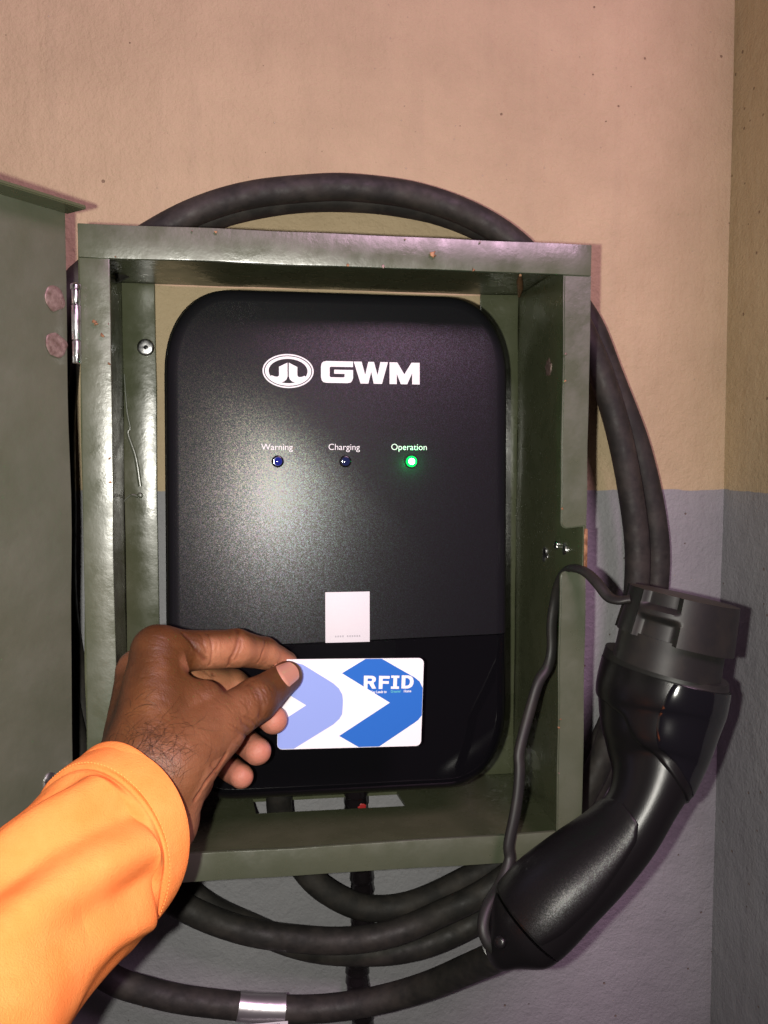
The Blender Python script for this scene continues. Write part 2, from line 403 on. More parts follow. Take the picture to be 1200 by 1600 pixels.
# front frame: four flat rails standing 2-3 mm proud of the panels
F = 0.0170
plate('frame_rail', 0.0005, BW, -BD-0.0016, -BD+T-0.0002, -F-0.0006, 0.0008, M_green, box, bev=0.0007, cuts=1, amp=0.0009, seed=5)
plate('frame_rail', 0.001, BW-0.0002, -BD-0.0012, -BD+T-0.0003, -BH-0.0006, -BH+0.0168, M_green, box, bev=0.0007, cuts=1, amp=0.0008, seed=6)
plate('frame_rail', 0.0012, 0.0176, -BD-0.0010, -BD+T-0.0004, -BH+0.0168, -F-0.0006, M_green, box, bev=0.0007, cuts=1, amp=0.0008, seed=7)
NZ0, NZ1 = -0.1715, -0.1985
def rail_with_tip(z0, z1, tip_low):
    """right rail piece, rounded at the notch end"""
    x0, x1 = BW-F, BW-0.0003; r = 0.004; pts = []
    if tip_low:
        pts = [(x1, z1), (x0, z1)] + [(x0, z0+r)] + [(x0+r-r*math.cos(t), z0+r-r*math.sin(t)) for t in (0.3, 0.7, 1.1, 1.5)] + [(x1, z0+0.0012)]
    else:
        pts = [(x1, z0), (x1, z1-0.0004)] + [(x0+r-r*math.cos(t), z1-r+r*math.sin(t)) for t in (1.5, 1.1, 0.7, 0.3)] + [(x0, z0)]
    bm = bmesh.new(); vs = [bm.verts.new((x, -BD-0.0014, z)) for x, z in pts]; f = bm.faces.new(vs)
    ex = bmesh.ops.extrude_face_region(bm, geom=[f]); nv = [v for v in ex['geom'] if isinstance(v, bmesh.types.BMVert)]
    bmesh.ops.translate(bm, vec=(0, 0.0030, 0), verts=nv)
    bmesh.ops.recalc_face_normals(bm, faces=bm.faces)
    bmesh.ops.bevel(bm, geom=[e for e in bm.edges if abs(e.verts[0].co.y-e.verts[1].co.y) < 1e-5], offset=0.0008, segments=2, affect='EDGES')
    n = int((z1-z0)/0.012)
    for i in range(1, n):
        bmesh.ops.bisect_plane(bm, geom=list(bm.verts)+list(bm.edges)+list(bm.faces), plane_co=(0, 0, z0+(z1-z0)*i/n), plane_no=(0, 0, 1))
    for v in bm.verts: v.co = wob(v.co, 0.0009, 22, 9)
    return from_bm('frame_rail', bm, M_green, box, ang=50)
rail_with_tip(NZ0, -F-0.0006, True); rail_with_tip(-BH+0.0168, NZ1, False)
plate('notch_cut_edge', BW-0.0016, BW+0.0006, -BD-0.0008, -BD+0.0006, NZ1+0.001, NZ0-0.0005, M_rust, box, bev=0.0003)
# back flanges against the wall
fl = at(245, 640, -0.004).x; fr = at(750, 470, -0.004).x
plate('back_flange', T, fl, -0.0055, -0.003, -BH+T, -T, M_green_in, box, cuts=1, amp=0.0007, seed=11)
plate('back_flange', fr, BW-T, -0.0055, -0.003, -BH+T, -T, M_green_in, box, cuts=1, amp=0.0007, seed=12)
# bolt through the left flange, weld nubs and chips
b1 = disc('flange_bolt', at(228, 543, -0.0055), 0.0062, 0.0028, M_zinc, box, dome=0.8)
disc('bolt_socket', at(228, 543, -0.0085), 0.0016, 0.0006, M_bezel, b1)
disc('weld_nub', Vector((BW-T, at(853, 868, -0.10).y, -0.186)) , 0.0030, 0.0022, M_zinc, box, axis=Vector((-1, 0, 0)), wobble=0.4, seed=2)
def right_wall_pt(px, py):
    d = _f + (px-600)/FPX*_r + (800-py)/FPX*_u
    return CAM + d*((BW-T-CAM.x)/d.x)
for i, (px, py, r) in enumerate(((853, 866, 0.0048), (884, 858, 0.0036))):
    disc('weld_nub', right_wall_pt(px, py), r, 0.0016, M_zinc, box, axis=Vector((-1, 0, 0)), wobble=0.7, seed=3+i*4)
disc('bare_metal_patch', right_wall_pt(857, 574), 0.0058, 0.0008, M_weld, box, axis=Vector((-1, 0, 0)), wobble=0.5, seed=8)
tube('weld_scar', [on_z(813, 430, -T-0.0008), on_z(812, 440, -T-0.0010), on_z(813, 450, -T-0.0012), at(811, 463, -0.0075)], 0.0021, M_rust, box, seg=8, rfun=lambda t, i: 0.45+math.sin(t*3.1)*0.7)
for (px, py, s) in ((676, 398, 1.5), (149, 505, 1.2), (160, 524, 0.8)):
    disc('paint_chip', at(px, py, -BD-0.0026), 0.0011*s, 0.0009, M_rust, box, wobble=1.1, seed=px)
rc = random.Random(21)
edge_spots = [(rc.uniform(0.02, 0.28), -0.0004-rc.random()*0.0012) for _ in range(4)] + [(rc.uniform(0.02, 0.28), -F-rc.random()*0.0005) for _ in range(4)] \
    + [(BW-F+rc.random()*0.0012, rc.uniform(-0.165, -0.03)) for _ in range(3)] + [(BW-F+rc.random()*0.0012, rc.uniform(-0.34, -0.205)) for _ in range(3)] + [(0.0166-rc.random()*0.001, rc.uniform(-0.24, -0.04)) for _ in range(4)]
for i, (x, z) in enumerate(edge_spots):
    disc('paint_chip', Vector((x, -BD-0.0021, z)), rc.uniform(0.0004, 0.0009), 0.0007, M_rust if i % 3 else M_weld, box, wobble=1.2, seed=i*3.1, seg=10)
# runs of thick paint
def run(pts, r, y, par=box):
    P = spline([tuple(at(px, py, y)) for px, py in pts], 8)
    return tube('paint_run', P, r*1.4, M_run, par, seg=8, flat=0.4, wide=Vector((1, 0, 0.2)), rfun=lambda t, i: 0.35+0.65*t)
run([(194, 585), (198, 640), (203, 668), (200, 678), (212, 715), (219, 760)], 0.0011, -0.0060)
run([(191, 786), (204, 774), (217, 776)], 0.0010, -0.0060)
disc('paint_blob', at(219, 774, -0.0056), 0.0020, 0.0020, M_green, box, wobble=0.3)

# hinged door, opened about 130 degrees; the inside faces the camera
hx, hy0 = -0.0055, -0.1470
dd = Vector((math.cos(math.radians(-131)), math.sin(math.radians(-131)), 0)); dn = Vector((-dd.y, dd.x, 0))
if dn.y > 0: dn = -dn
DZ1, DZ0 = 0.0072, -0.386
def door_pt(s, n, z): return Vector((hx, hy0, z)) + dd*s + dn*n
def door_plate(name, s0, s1, n0, n1, z0, z1, cuts, amp, seed, m):
    bm = bmesh.new(); L_ = (s1-s0, n1-n0, z1-z0)
    bmesh.ops.create_cube(bm, size=1); bmesh.ops.scale(bm, vec=L_, verts=bm.verts)
    bmesh.ops.translate(bm, vec=((s0+s1)/2, (n0+n1)/2, (z0+z1)/2), verts=bm.verts)
    bmesh.ops.bevel(bm, geom=list(bm.edges), offset=0.0006, segments=2, affect='EDGES')
    if cuts:
        for i in range(1, 20):
            for co, no in (((s0+(s1-s0)*i/20, 0, 0), (1, 0, 0)), ((0, 0, z0+(z1-z0)*i/20), (0, 0, 1))):
                bmesh.ops.bisect_plane(bm, geom=list(bm.verts)+list(bm.edges)+list(bm.faces), plane_co=co, plane_no=no)
    for v in bm.verts:
        q = door_pt(*v.co); v.co = wob(q, amp, 14, seed)
    bmesh.ops.recalc_face_normals(bm, faces=bm.faces)
    return from_bm(name, bm, m, box, ang=50)
door = door_plate('door', 0.0, 0.305, -0.0022, 0, DZ0, DZ1, True, 0.0016, 21, M_door)
lip = door_plate('door_lip', -0.001, 0.305, 0.0002, 0.0165, DZ1-0.0022, DZ1, False, 0.0004, 22, M_green_in); lip.parent = door
lip2 = door_plate('door_lip', -0.001, 0.305, 0.0002, 0.0165, DZ0, DZ0+0.0022, False, 0.0004, 23, M_green_in); lip2.parent = door
lip3 = door_plate('door_lip', 0.3030, 0.3052, 0.0002, 0.0165, DZ0+0.003, DZ1-0.003, False, 0.0004, 24, M_green_in); lip3.parent = door
def on_door(px, py, n=0.0003):
    d = _f + (px-600)/FPX*_r + (800-py)/FPX*_u
    o = door_pt(0, n, 0); return CAM + d*((o-CAM).dot(dn)/d.dot(dn))
for (px, py, r, mm) in ((85, 467, 0.0068, M_weld), (88, 540, 0.0066, M_weld), (81, 1222, 0.0058, M_zinc), (84, 1296, 0.0058, M_zinc)):
    disc('hinge_rivet', on_door(px, py), r, 0.0010, mm, door, axis=dn, wobble=0.22, seed=py*0.1)
# hinges: three knuckles, pin with a round head, two leaves
def hinge(px, py0, py1):
    top = at(px+1, py0, -0.150); bot = at(px, py1, -0.150); h = empty('hinge'); h.parent = box
    L_ = top.z-bot.z; x, y = top.x, top.y
    def cyl(name, za, zb, r, m):
        P = [Vector((x, y, za)), Vector((x, y, za-0.0004)), Vector((x, y, zb+0.0004)), Vector((x, y, zb))]
        return tube(name, P, r, m, h, seg=18, rfun=lambda t, i: (0.86, 1, 1, 0.86)[i])
    cyl('knuckle', top.z-0.004, top.z-0.0125, 0.0023, M_zinc)
    cyl('knuckle', top.z-0.0128, bot.z+0.0128, 0.0025, M_zinc)
    cyl('knuckle', bot.z+0.0125, bot.z, 0.0023, M_zinc)
    disc('pin_head', Vector((x, y, top.z-0.0042)), 0.0029, 0.0034, M_zinc, h, axis=Vector((0, 0, 1)), dome=1.0)
    lf = plate('leaf', x-0.0004, 0.0004, y+0.0016, y+0.0245, bot.z+0.002, top.z-0.006, M_zinc, h, bev=0.0003)
    return h
hinge(117, 440, 568); hinge(118, 1188, 1312)

# ------------------------------------------------------------------ wall charger
CX0, CX1, CZ0, CZ1 = 0.0405, 0.2645, -0.3500, -0.0205
ch = empty('wall_charger'); tag(ch, 'black rounded electric car wall charger with white logo and three indicator lights', 'charger')
def fy(z): return 0.030*(z+0.18)                 # the front leans back a little towards the top
def lean(o):
    for v in o.data.vertices: v.co.y += fy(v.co.z)*min(1.0, max(0.0, -v.co.y/0.09))
def outline(x0, x1, z0, z1, rx, ry, n=14, e=2.25):
    pts = []
    for (cx, cz, a0) in ((x1-rx, z1-ry, 0), (x0+rx, z1-ry, 90), (x0+rx, z0+ry, 180), (x1-rx, z0+ry, 270)):
        for i in range(n+1):
            t = math.radians(a0+90*i/n); c, s = math.cos(t), math.sin(t)
            pts.append((cx+rx*math.copysign(abs(c)**(2/e), c), cz+ry*math.copysign(abs(s)**(2/e), s)))
    return pts
def charger_solid(x0, x1, z0, z1, prof, back=True):
    """outline swept towards the viewer with a rounded front rim"""
    bm = bmesh.new(); rings = []
    for (y, ins) in prof:
        rings.append([bm.verts.new((x, y, z)) for x, z in outline(x0+ins, x1-ins, z0+ins, z1-ins, max(0.01, 0.044-ins), max(0.01, 0.056-ins))])
    n = len(rings[0])
    for a, b_ in zip(rings, rings[1:]):
        for k in range(n): bm.faces.new((a[k], a[(k+1) % n], b_[(k+1) % n], b_[k]))
    bm.faces.new(rings[-1]); 
    if back: bm.faces.new(rings[0][::-1])
    bmesh.ops.recalc_face_normals(bm, faces=bm.faces)
    return bm
shell = from_bm('back_shell', charger_solid(CX0-0.001, CX1+0.0022, CZ0-0.0005, CZ1+0.0008, [(-0.006, 0.004), (-0.009, 0.0), (-0.083, 0.0), (-0.0845, 0.0012)]), M_shell, ch); lean(shell)
SEAM = -0.2475; TILT = 0.020
front_prof = [(-0.0848, 0.0010), (-0.0925, 0.0010), (-0.0955, 0.0018), (-0.0980, 0.0036), (-0.0994, 0.0062), (-0.1000, 0.0095)]
def half(sign):
    bm = charger_solid(CX0, CX1, CZ0, CZ1, front_prof)
    no = Vector((-TILT, 0, 1)).normalized()
    co = Vector((0.15, 0, SEAM + 0.00025*sign))
    bmesh.ops.bisect_plane(bm, geom=list(bm.verts)+list(bm.edges)+list(bm.faces), plane_co=co, plane_no=no, clear_inner=(sign > 0), clear_outer=(sign < 0))
    bmesh.ops.holes_fill(bm, edges=[e for e in bm.edges if e.is_boundary])
    ed = [e for e in bm.edges if all(abs((v.co-co).dot(no)) < 1e-5 and v.co.y < -0.0993 for v in e.verts)]
    if ed: bmesh.ops.bevel(bm, geom=ed, offset=0.0006 if sign < 0 else 0.0004, segments=2, affect='EDGES')
    return bm
cover = from_bm('front_cover', half(+1), M_cover, ch, ang=40); lean(cover)
lower = from_bm('gloss_panel', half(-1), M_gloss, ch, ang=40); lean(lower)
CY = -0.1000
def front_M(x, z, dy=0.0): # local x right, y up, z towards the viewer
    return Matrix(((1, 0, 0, x), (0, 0, -1, CY-dy), (0, 1, 0, z), (0, 0, 0, 1)))
def ell(rx, ry, n=48, cx=0, cy=0): return [(cx+rx*math.cos(2*math.pi*k/n), cy+ry*math.sin(2*math.pi*k/n)) for k in range(n)]
k = 0.000102                                      # one unit of the logo drawing in metres
em = flat_shape('logo_emblem', [[(x*k, y*k) for x, y in ell(159, 106)], [(x*k, y*k) for x, y in ell(150, 97)],
                                [(x*k, y*k) for x, y in ell(144, 92)], [(x*k, y*k) for x, y in ell(121, 76)]], 0.00016, M_print, ch, front_M(0.1183, -0.0733, 0.0001)); lean(em)
hook = [(-4, 52), (-57, 26), (-57, -26), (-61, -34), (-69, -37), (-84, -35), (-104, -28), (-112, -40), (-96, -58), (-74, -70), (-48, -72), (-26, -66), (-10, -52), (-4, -34)]
for s in (1, -1):
    hk = flat_shape('logo_hook', [[(x*k*s, y*k) for x, y in hook]], 0.00016, M_print, em, front_M(0.1183, -0.0733, 0.00014)); lean(hk)
G = [(200, 0), (200, 35), (60, 35), (54, 41), (54, 94), (60, 100), (141, 100), (147, 94), (147, 78), (82, 78), (82, 53), (200, 53), (200, 103), (193, 122), (184, 131), (166, 135), (36, 135), (16, 131), (5, 120), (0, 100), (0, 35), (4, 16), (14, 5), (34, 0)]
Wl = [(0, 0), (50, 0), (72, 82), (92, 0), (128, 0), (150, 82), (168, 0), (216, 0), (178, 136), (126, 136), (110, 62), (92, 136), (43, 136)]
Ml = [(0, 0), (50, 0), (94, 74), (140, 0), (192, 0), (192, 136), (144, 136), (144, 66), (112, 136), (72, 136), (46, 72), (46, 136), (0, 136)]
kk = 0.0001034
for (L_, x) in ((G, 0.1392), (Wl, 0.1392+204*kk), (Ml, 0.1392+430*kk)):
    o = flat_shape('logo_letter', [[(a*kk, -b*kk) for a, b in L_]], 0.00016, M_print, ch, front_M(x, -0.0664, 0.0001)); lean(o)
for (body, px) in (('Warning', 433), ('Charging', 538), ('Operation', 640)):
    p = at(px, 703, CY)
    o = text('indicator_caption', body, 0.0057, M_print, ch, front_M(p.x, p.z, 0.0001), offset=-0.00002); lean(o)
for (px, mm, core) in ((434, M_led_blue, None), (540, M_led_navy, None), (643, M_led_green, M_led_core)):
    p = at(px, 721, CY); p.y = CY + fy(p.z)
    bz = disc('indicator_light', p + Vector((0, 0.0004, 0)), 0.0039, 0.0012, M_bezel, ch)
    ld = disc('lens', p + Vector((0, -0.0005, 0)), 0.0037 if core else 0.0029, 0.0017, mm, bz, dome=2.0)
    if core:
        gl = lamp('led_glow', 'POINT', p + Vector((0, -0.0046, 0)), 0.020, (0.0, 1.0, 0.22), shadow_soft_size=0.002); gl.parent = bz
        disc('lit_core', p + Vector((0, -0.0021, 0)), 0.0020, 0.0004, core, bz)
# label; its square code is left out
s0 = at(508, 925, CY); s1 = at(577, 1003, CY)
st = plate('label_sticker', s0.x, s1.x, CY-0.00022, CY-0.00002, s1.z+0.0006, s0.z, M_paper, ch, bev=0.00005); lean(st)
for i in range(11):
    if i == 4: continue
    x = s0.x + 0.0062 + i*0.00155
    q = plate('fine_print', x, x+0.0010, CY-0.00030, CY-0.00022, s1.z+0.0040, s1.z+0.0052, M_grey_print, st, bev=0); lean(q)

# ------------------------------------------------------------------ charging cable: one long coil round the cabinet
R_C = 0.0094
path_px = [
 (437, 1225, -.045), (437, 1262, -.036), (448, 1310, -.030), (478, 1362, -.030), (515, 1396, -.031), (570, 1418, -.032), (640, 1412, -.031), (720, 1378, -.022), (810, 1325, -.014), (900, 1230, -.0105), (960, 1110, -.0105),
 (996, 980, -.0105), (1003, 880, -.0105), (993, 760, -.0105), (962, 630, -.0105), (915, 520, -.0105), (860, 435, -.0105), (785, 372, -.0105), (700, 335, -.0105), (600, 316, -.0105), (500, 309, -.0105), (400, 318, -.0105), (310, 343, -.0105), (225, 388, -.0105), (126, 460, -.0105), (100, 600, -.012), (98, 800, -.012), (106, 1000, -.012), (150, 1190, -.014), (225, 1325, -.018),
 (313, 1407, -.024), (395, 1450, -.029), (470, 1478, -.030), (545, 1489, -.031), (620, 1486, -.031), (690, 1466, -.031), (770, 1420, -.030), (860, 1335, -.027), (945, 1200, -.024), (1005, 1040, -.024),
 (1026, 900, -.024), (1019, 800, -.024), (994, 690, -.024), (956, 590, -.024), (915, 495, -.024), (850, 420, -.024), (780, 372, -.024), (700, 335, -.024), (600, 314, -.025), (500, 311, -.025), (400, 322, -.025), (310, 348, -.025), (225, 395, -.025), (116, 466, -.028), (84, 610, -.031), (76, 800, -.031), (86, 1000, -.031), (130, 1210, -.036), (200, 1350, -.042),
 (285, 1417, -.047), (380, 1453, -.049), (480, 1468, -.050), (550, 1468, -.050), (615, 1456, -.050), (685, 1428, -.048), (765, 1388, -.045), (860, 1310, -.042), (930, 1205, -.040), (978, 1050, -.037),
 (996, 900, -.036), (986, 780, -.036), (962, 660, -.036), (928, 560, -.036), (880, 465, -.036), (815, 388, -.036), (740, 338, -.036), (650, 306, -.036), (560, 294, -.036), (490, 293, -.036), (400, 303, -.036), (310, 330, -.036), (225, 374, -.036), (110, 450, -.040), (66, 620, -.046), (40, 800, -.050), (40, 1050, -.050), (60, 1300, -.050), (105, 1470, -.050),
 (170, 1527, -.050), (240, 1550, -.050), (320, 1566, -.050), (410, 1575, -.050), (500, 1575, -.052), (590, 1562, -.058), (670, 1540, -.075), (735, 1512, -.105), (785, 1488, -.140), (815, 1466, -.165)]
cable_pts = spline([tuple(at(*p)) for p in path_px], 7)
cable_pts = [Vector(p) + 0.0011*noise.noise_vector(Vector(p)*16.0 + Vector((i*0.004, 0, 0))) for i, p in enumerate(cable_pts)]
cb = tube('charging_cable', cable_pts, R_C, M_rubber, None, seg=18)
tag(cb, 'thick black rubber charging cable coiled several turns around the cabinet', 'cable')
# silver foil band and the paper tag hanging from it
fb_pts = spline([tuple(at(372, 1572, -.050)), tuple(at(395, 1574.5, -.050)), tuple(at(420, 1575.5, -.050)), tuple(at(446, 1576, -.0505))], 6)
band = tube('foil_band', fb_pts, R_C+0.0007, M_foil, cb, seg=28, rfun=lambda t, i: 1.0+0.012*noise.noise(Vector((t*9, 3, 1))))
tgp = at(412, 1612, -.061)
tg = plate('paper_tag', tgp.x-0.017, tgp.x+0.017, -0.0618, -0.0614, tgp.z-0.014, tgp.z+0.0066, M_paper, cb, bev=0.0001)
for i in range(16):
    x = tgp.x-0.006+i*0.0011
    plate('tag_mark', x, x+0.0006, -0.06188, -0.0618, tgp.z+0.0040, tgp.z+0.0056, M_bezel, tg, bev=0)

# taped supply conduit running down the wall behind the coil
cd_px = [(556, 1222, -.030), (556, 1270, -.022), (562, 1330, -.015), (566, 1390, -.0105), (566, 1440, -.0100), (560, 1490, -.0100), (558, 1530, -.0100), (565, 1570, -.0100), (567, 1640, -.0100), (566, 1800, -.0100), (566, 2100, -.0100), (566, 2500, -.0100)]
cdp = spline([tuple(at(*p)) for p in cd_px], 22)
def tape_r(t, i):
    u = (i*0.135) % 1.0
    return 0.90 + 0.12*u + 0.05*noise.noise(Vector((t*23, 0, 0)))
cdt = tube('supply_conduit', cdp, 0.0092, M_tape, None, seg=18, rfun=tape_r)
tag(cdt, 'black taped supply conduit running straight down the wall behind the coiled cable', 'conduit')
rm = disc('red_mark', at(566, 1262, -.0335), 0.0030, 0.0006, mat('red_tape', (0.42, 0.02, 0.02), 0.4), cdt, wobble=0.5)

# ------------------------------------------------------------------ charging plug
plug = empty('charging_plug'); tag(plug, 'black hand-held charging plug with rubber cap leaning on the cabinet corner', 'plug')
class Loft:
    """body through left/right silhouette points at a depth; round sections across its axis"""
    def __init__(s, rows, deep=0.95, n=6, skew=0.0):
        a = []; s.skew = skew
        for (lx, ly, rx, ry, y) in rows:
            c = (at(lx, ly, y)+at(rx, ry, y))/2; v = (CAM-c).normalized()   # silhouette points lie across the line of sight
            A, B = [CAM + d*((c-CAM).dot(v)/d.dot(v)) for d in (at(lx, ly, y)-CAM, at(rx, ry, y)-CAM)]
            c = (A+B)/2; h = (B-A)/2
            a.append((*c, *h))
        s.P = spline(a, n); s.deep = deep
    def frame(s, i):
        c = Vector(s.P[i][:3]); h = Vector(s.P[i][3:6])
        t = (Vector(s.P[min(i+1, len(s.P)-1)][:3]) - Vector(s.P[max(i-1, 0)][:3])).normalized()
        h2 = h; d = h2.cross(t).normalized()
        if d.y > 0: d = -d                      # towards the viewer
        return c, h2, d*(h2.length*s.deep) + h2*s.skew, t
    def pt(s, i, th, off=0.0):
        """th: 0 = right silhouette, 90 = nearest the viewer, 180 = left"""
        i0 = int(max(0, min(len(s.P)-1, math.floor(i)))); i1 = min(i0+1, len(s.P)-1); q = i-i0
        r = []
        for j in (i0, i1):
            c, h, d, t = s.frame(j)
            v = h*math.cos(th) + d*math.sin(th); r.append(c + v + v.normalized()*off)
        return r[0]*(1-q)+r[1]*q
    def build(s, name, i0, i1, m, parent, seg=40, off=0.0, disp=None, step=1, caps=(1, 1), rim=0.0):
        vs = []; fs = []; idx = list(np.linspace(i0, i1, max(2, int((i1-i0)*step)+1)))
        if rim:
            e = 0.12*(i1-i0)/max(1, len(idx)-1)
            idx = [i0, i0+e] + idx[1:-1] + [i1-e, i1]
        for a, i in enumerate(idx):
            for kx in range(seg):
                th = 2*math.pi*kx/seg
                o = off + (disp(i, th) if disp else 0.0)
                if rim and a in (0, len(idx)-1): o -= rim
                vs.append(s.pt(i, th, o))
        n = len(idx)
        for a in range(n-1):
            for kx in range(seg): fs.append((a*seg+kx, a*seg+(kx+1) % seg, (a+1)*seg+(kx+1) % seg, (a+1)*seg+kx))
        if caps[0]: fs.append(tuple(range(seg)))
        if caps[1]: fs.append(tuple((n-1)*seg+kx for kx in range(seg)))
        return mesh(name, vs, fs, m, parent, ang=38)
    def patch(s, name, rows, m, parent, off=0.0007, nseg=16, thick=0.0016):
        """raised panel: rows of (i, th0, th1) in degrees"""
        vs = []; fs = []; n = len(rows); w_ = nseg+1
        for (i, a, b_) in rows:
            for kx in range(w_):
                th = math.radians(a+(b_-a)*kx/nseg); e = off
                if kx in (0, nseg): e = off-thick
                elif kx in (1, nseg-1): e = off-0.00025
                vs.append(s.pt(i, th, e))
        for a in range(n-1):
            for kx in range(nseg): fs.append((a*w_+kx, a*w_+kx+1, (a+1)*w_+kx+1, (a+1)*w_+kx))
        return mesh(name, vs, fs, m, parent, ang=45)
YH = -0.172
head = Loft([(980, 911, 1157, 951, YH), (975, 928, 1155, 969, YH), (967, 953, 1151, 1000, YH), (959, 977, 1147, 1028, YH)], 1.0, 8)
def cap_disp(i, th):
    d = math.degrees(th) % 360; u = i/24.0; o = 0.0
    def rect(x, a, b_, e): return max(0.0, min(1.0, (x-a)/e))*max(0.0, min(1.0, (b_-x)/e))
    o -= 0.0042*rect(d, 88, 130, 4.5)*rect(u, -0.15, 0.44, 0.10)
    o -= 0.0042*rect(d, 86, 130, 4.5)*rect(u, 0.54, 1.15, 0.10)
    o -= 0.0020*rect(d, 131, 185, 3.0)
    for c0 in (215, 262, 310):
        o -= 0.0040*rect(d, c0-16, c0+16, 4.5)*rect(u, 0.1, 0.9, 0.10)
    return o
cap = head.build('rubber_cap', 0, 24, M_cap, plug, seg=160, disp=cap_disp, step=1.6, rim=0.0008)
neck = Loft([(968, 974, 1135, 1020, YH), (964, 995, 1131, 1040, YH), (958, 1020, 1127, 1068, YH)], 1.0, 6)
neck.build('cap_neck', 0, 12, M_cap, plug, seg=48)
rows = [(947, 1009, 1136, 1064, -0.164), (941, 1030, 1136, 1080, -0.164), (933, 1068, 1133, 1100, -0.165), (934, 1100, 1126, 1130, -0.167), (938, 1135, 1113, 1166, -0.171), (947, 1166, 1099, 1203, -0.175),
        (955, 1198, 1080, 1243, -0.181), (948, 1236, 1055, 1282, -0.185), (918, 1268, 1022, 1338, -0.185), (868, 1302, 976, 1396, -0.184), (815, 1342, 928, 1447, -0.184), (781, 1378, 888, 1490, YH-.012), (762, 1410, 856, 1512, YH-.011), (756, 1440, 815, 1512, YH-.009), (772, 1462, 803, 1500, YH-.008)]
body = Loft(rows, 0.96, 6, 0.24)
nI = (len(rows)-1)*6
body.build('collar_rim', 0, 5.0, M_cap, plug, seg=48, rim=0.0008)
body.build('handle', 4.6, 67.5, M_plug, plug, seg=64, off=-0.0011)
body.build('end_cap', 68.0, nI, M_plug, plug, seg=48, off=-0.0013)
def lerp_rows(tab, n):
    out = []
    for q in np.linspace(tab[0][0], tab[-1][0], n):
        r = [q]
        for c in (1, 2): r.append(float(np.interp(q, [t[0] for t in tab], [t[c] for t in tab])))
        out.append(tuple(r))
    return out
# upper housing, wraps the head and comes down to a point in front
body.patch('upper_housing', lerp_rows([(5.0, -60, 240), (11, -60, 228), (14, -60, 205), (17, -60, 165), (21, -60, 140), (26, -60, 128), (31, -60, 112), (34, -60, 94), (36.5, -60, 62), (38, -60, 30), (38.8, -50, -20)], 40), M_plug, plug, off=0.0003, nseg=48)
body.patch('polished_insert', lerp_rows([(6.2, -28, 96), (12, -28, 101), (18, -28, 105), (24, -28, 106), (29, -28, 102), (32, -28, 90), (34.5, -28, 66), (36, -26, 42), (37, -22, 12), (37.4, -20, -10)], 36), M_plug_gl, plug, off=0.0009, nseg=36)
body.patch('grip_panel', lerp_rows([(43, 128, 150), (44.5, 92, 200), (47, 78, 215), (52, 68, 225), (58, 58, 230), (63, 62, 232), (67.0, 72, 232)], 30), M_grip, plug, off=0.0003, nseg=30)
disc('strap_rivet', body.pt(75, math.radians(110), 0.0), 0.0034, 0.0030, M_plug, plug, axis=(body.pt(75, math.radians(110), 0.001)-body.pt(75, math.radians(110), 0.0)).normalized())
strap_px = [(985, 936, -.180), (966, 938, -.177), (950, 932, -.172), (934, 912, -.165), (918, 896, -.157), (903, 889, -.1505), (888, 889, -.143), (876, 905, -.136), (868, 935, -.130), (862, 975, -.129), (862, 1015, -.130), (856, 1042, -.132), (842, 1065, -.135), (828, 1110, -.139), (812, 1172, -.146), (812, 1200, -.149), (810, 1235, -.152), (804, 1275, -.155), (795, 1320, -.158), (796, 1345, -.160), (782, 1380, -.166), (763, 1412, -.175), (755, 1445, -.182), (762, 1472, -.186), (783, 1494, -.188), (797, 1503, -.186)]
sp = spline([tuple(at(*p)) for p in strap_px], 6)
tube('cap_strap', sp, 0.0035, M_cap, plug, seg=12, flat=0.66, wide=Vector((1, 0, 0.25)), rfun=lambda t, i: 1.0+0.06*noise.noise(Vector((t*14, 0, 5))))

# ------------------------------------------------------------------ the card
YC = -0.146
c_bl, c_br, c_tr = at(433, 1171, YC), at(657.5, 1165, YC+0.001), at(660, 1028, YC-0.001)
cu_ = (c_br-c_bl).normalized(); cn_ = cu_.cross(c_tr-c_br).normalized(); cv_ = cn_.cross(cu_)
if cn_.y > 0: cn_ = -cn_; 
CW, CH = (c_br-c_bl).length, (c_tr-c_br).length
def card_M(lift): # local x right, y up, z towards the viewer; millimetre-like card units of 85.6 x 54
    a = cu_*(CW/85.6); b_ = cv_*(CH/54.0) if cv_.z > 0 else -cv_*(CH/54.0); n = cn_*0.001; o = c_bl + cn_*lift
    return Matrix(((a.x, b_.x, n.x, o.x), (a.y, b_.y, n.y, o.y), (a.z, b_.z, n.z, o.z), (0, 0, 0, 1)))
def rrect(w_, h_, r, n=6):
    p = []
    for cx, cy, a0 in ((w_-r, h_-r, 0), (r, h_-r, 90), (r, r, 180), (w_-r, r, 270)):
        for i in range(n+1): t = math.radians(a0+90*i/n); p.append((cx+r*math.cos(t), cy+r*math.sin(t)))
    return p
card = flat_shape('access_card', [rrect(85.6, 54, 3.2)], 0.76, M_card, None, card_M(0.0))
tag(card, 'white and blue plastic access card pinched between thumb and fingers', 'card')
def cq(x, y): return ((x-95)/643*85.6, 54-(y-375)/395*54)     # positions read off the print
blue = [(372, 438), (475, 376), (548, 376), (700, 462), (722, 480), (737, 508), (737, 632), (722, 652), (700, 668), (548, 768), (455, 768), (367, 716), (590, 572)]
lil = [(96, 452), (96, 388), (118, 377), (200, 398), (335, 482), (360, 505), (376, 532), (380, 560), (378, 618), (366, 640), (340, 664), (168, 768), (112, 768), (100, 760), (96, 750), (96, 655), (218, 577), (96, 500)]
flat_shape('blue_chevron', [[cq(*p) for p in blue]], 0.03, M_blue, card, card_M(0.00040))
flat_shape('pale_chevron', [[cq(*p) for p in lil]], 0.03, M_lilac, card, card_M(0.00040))
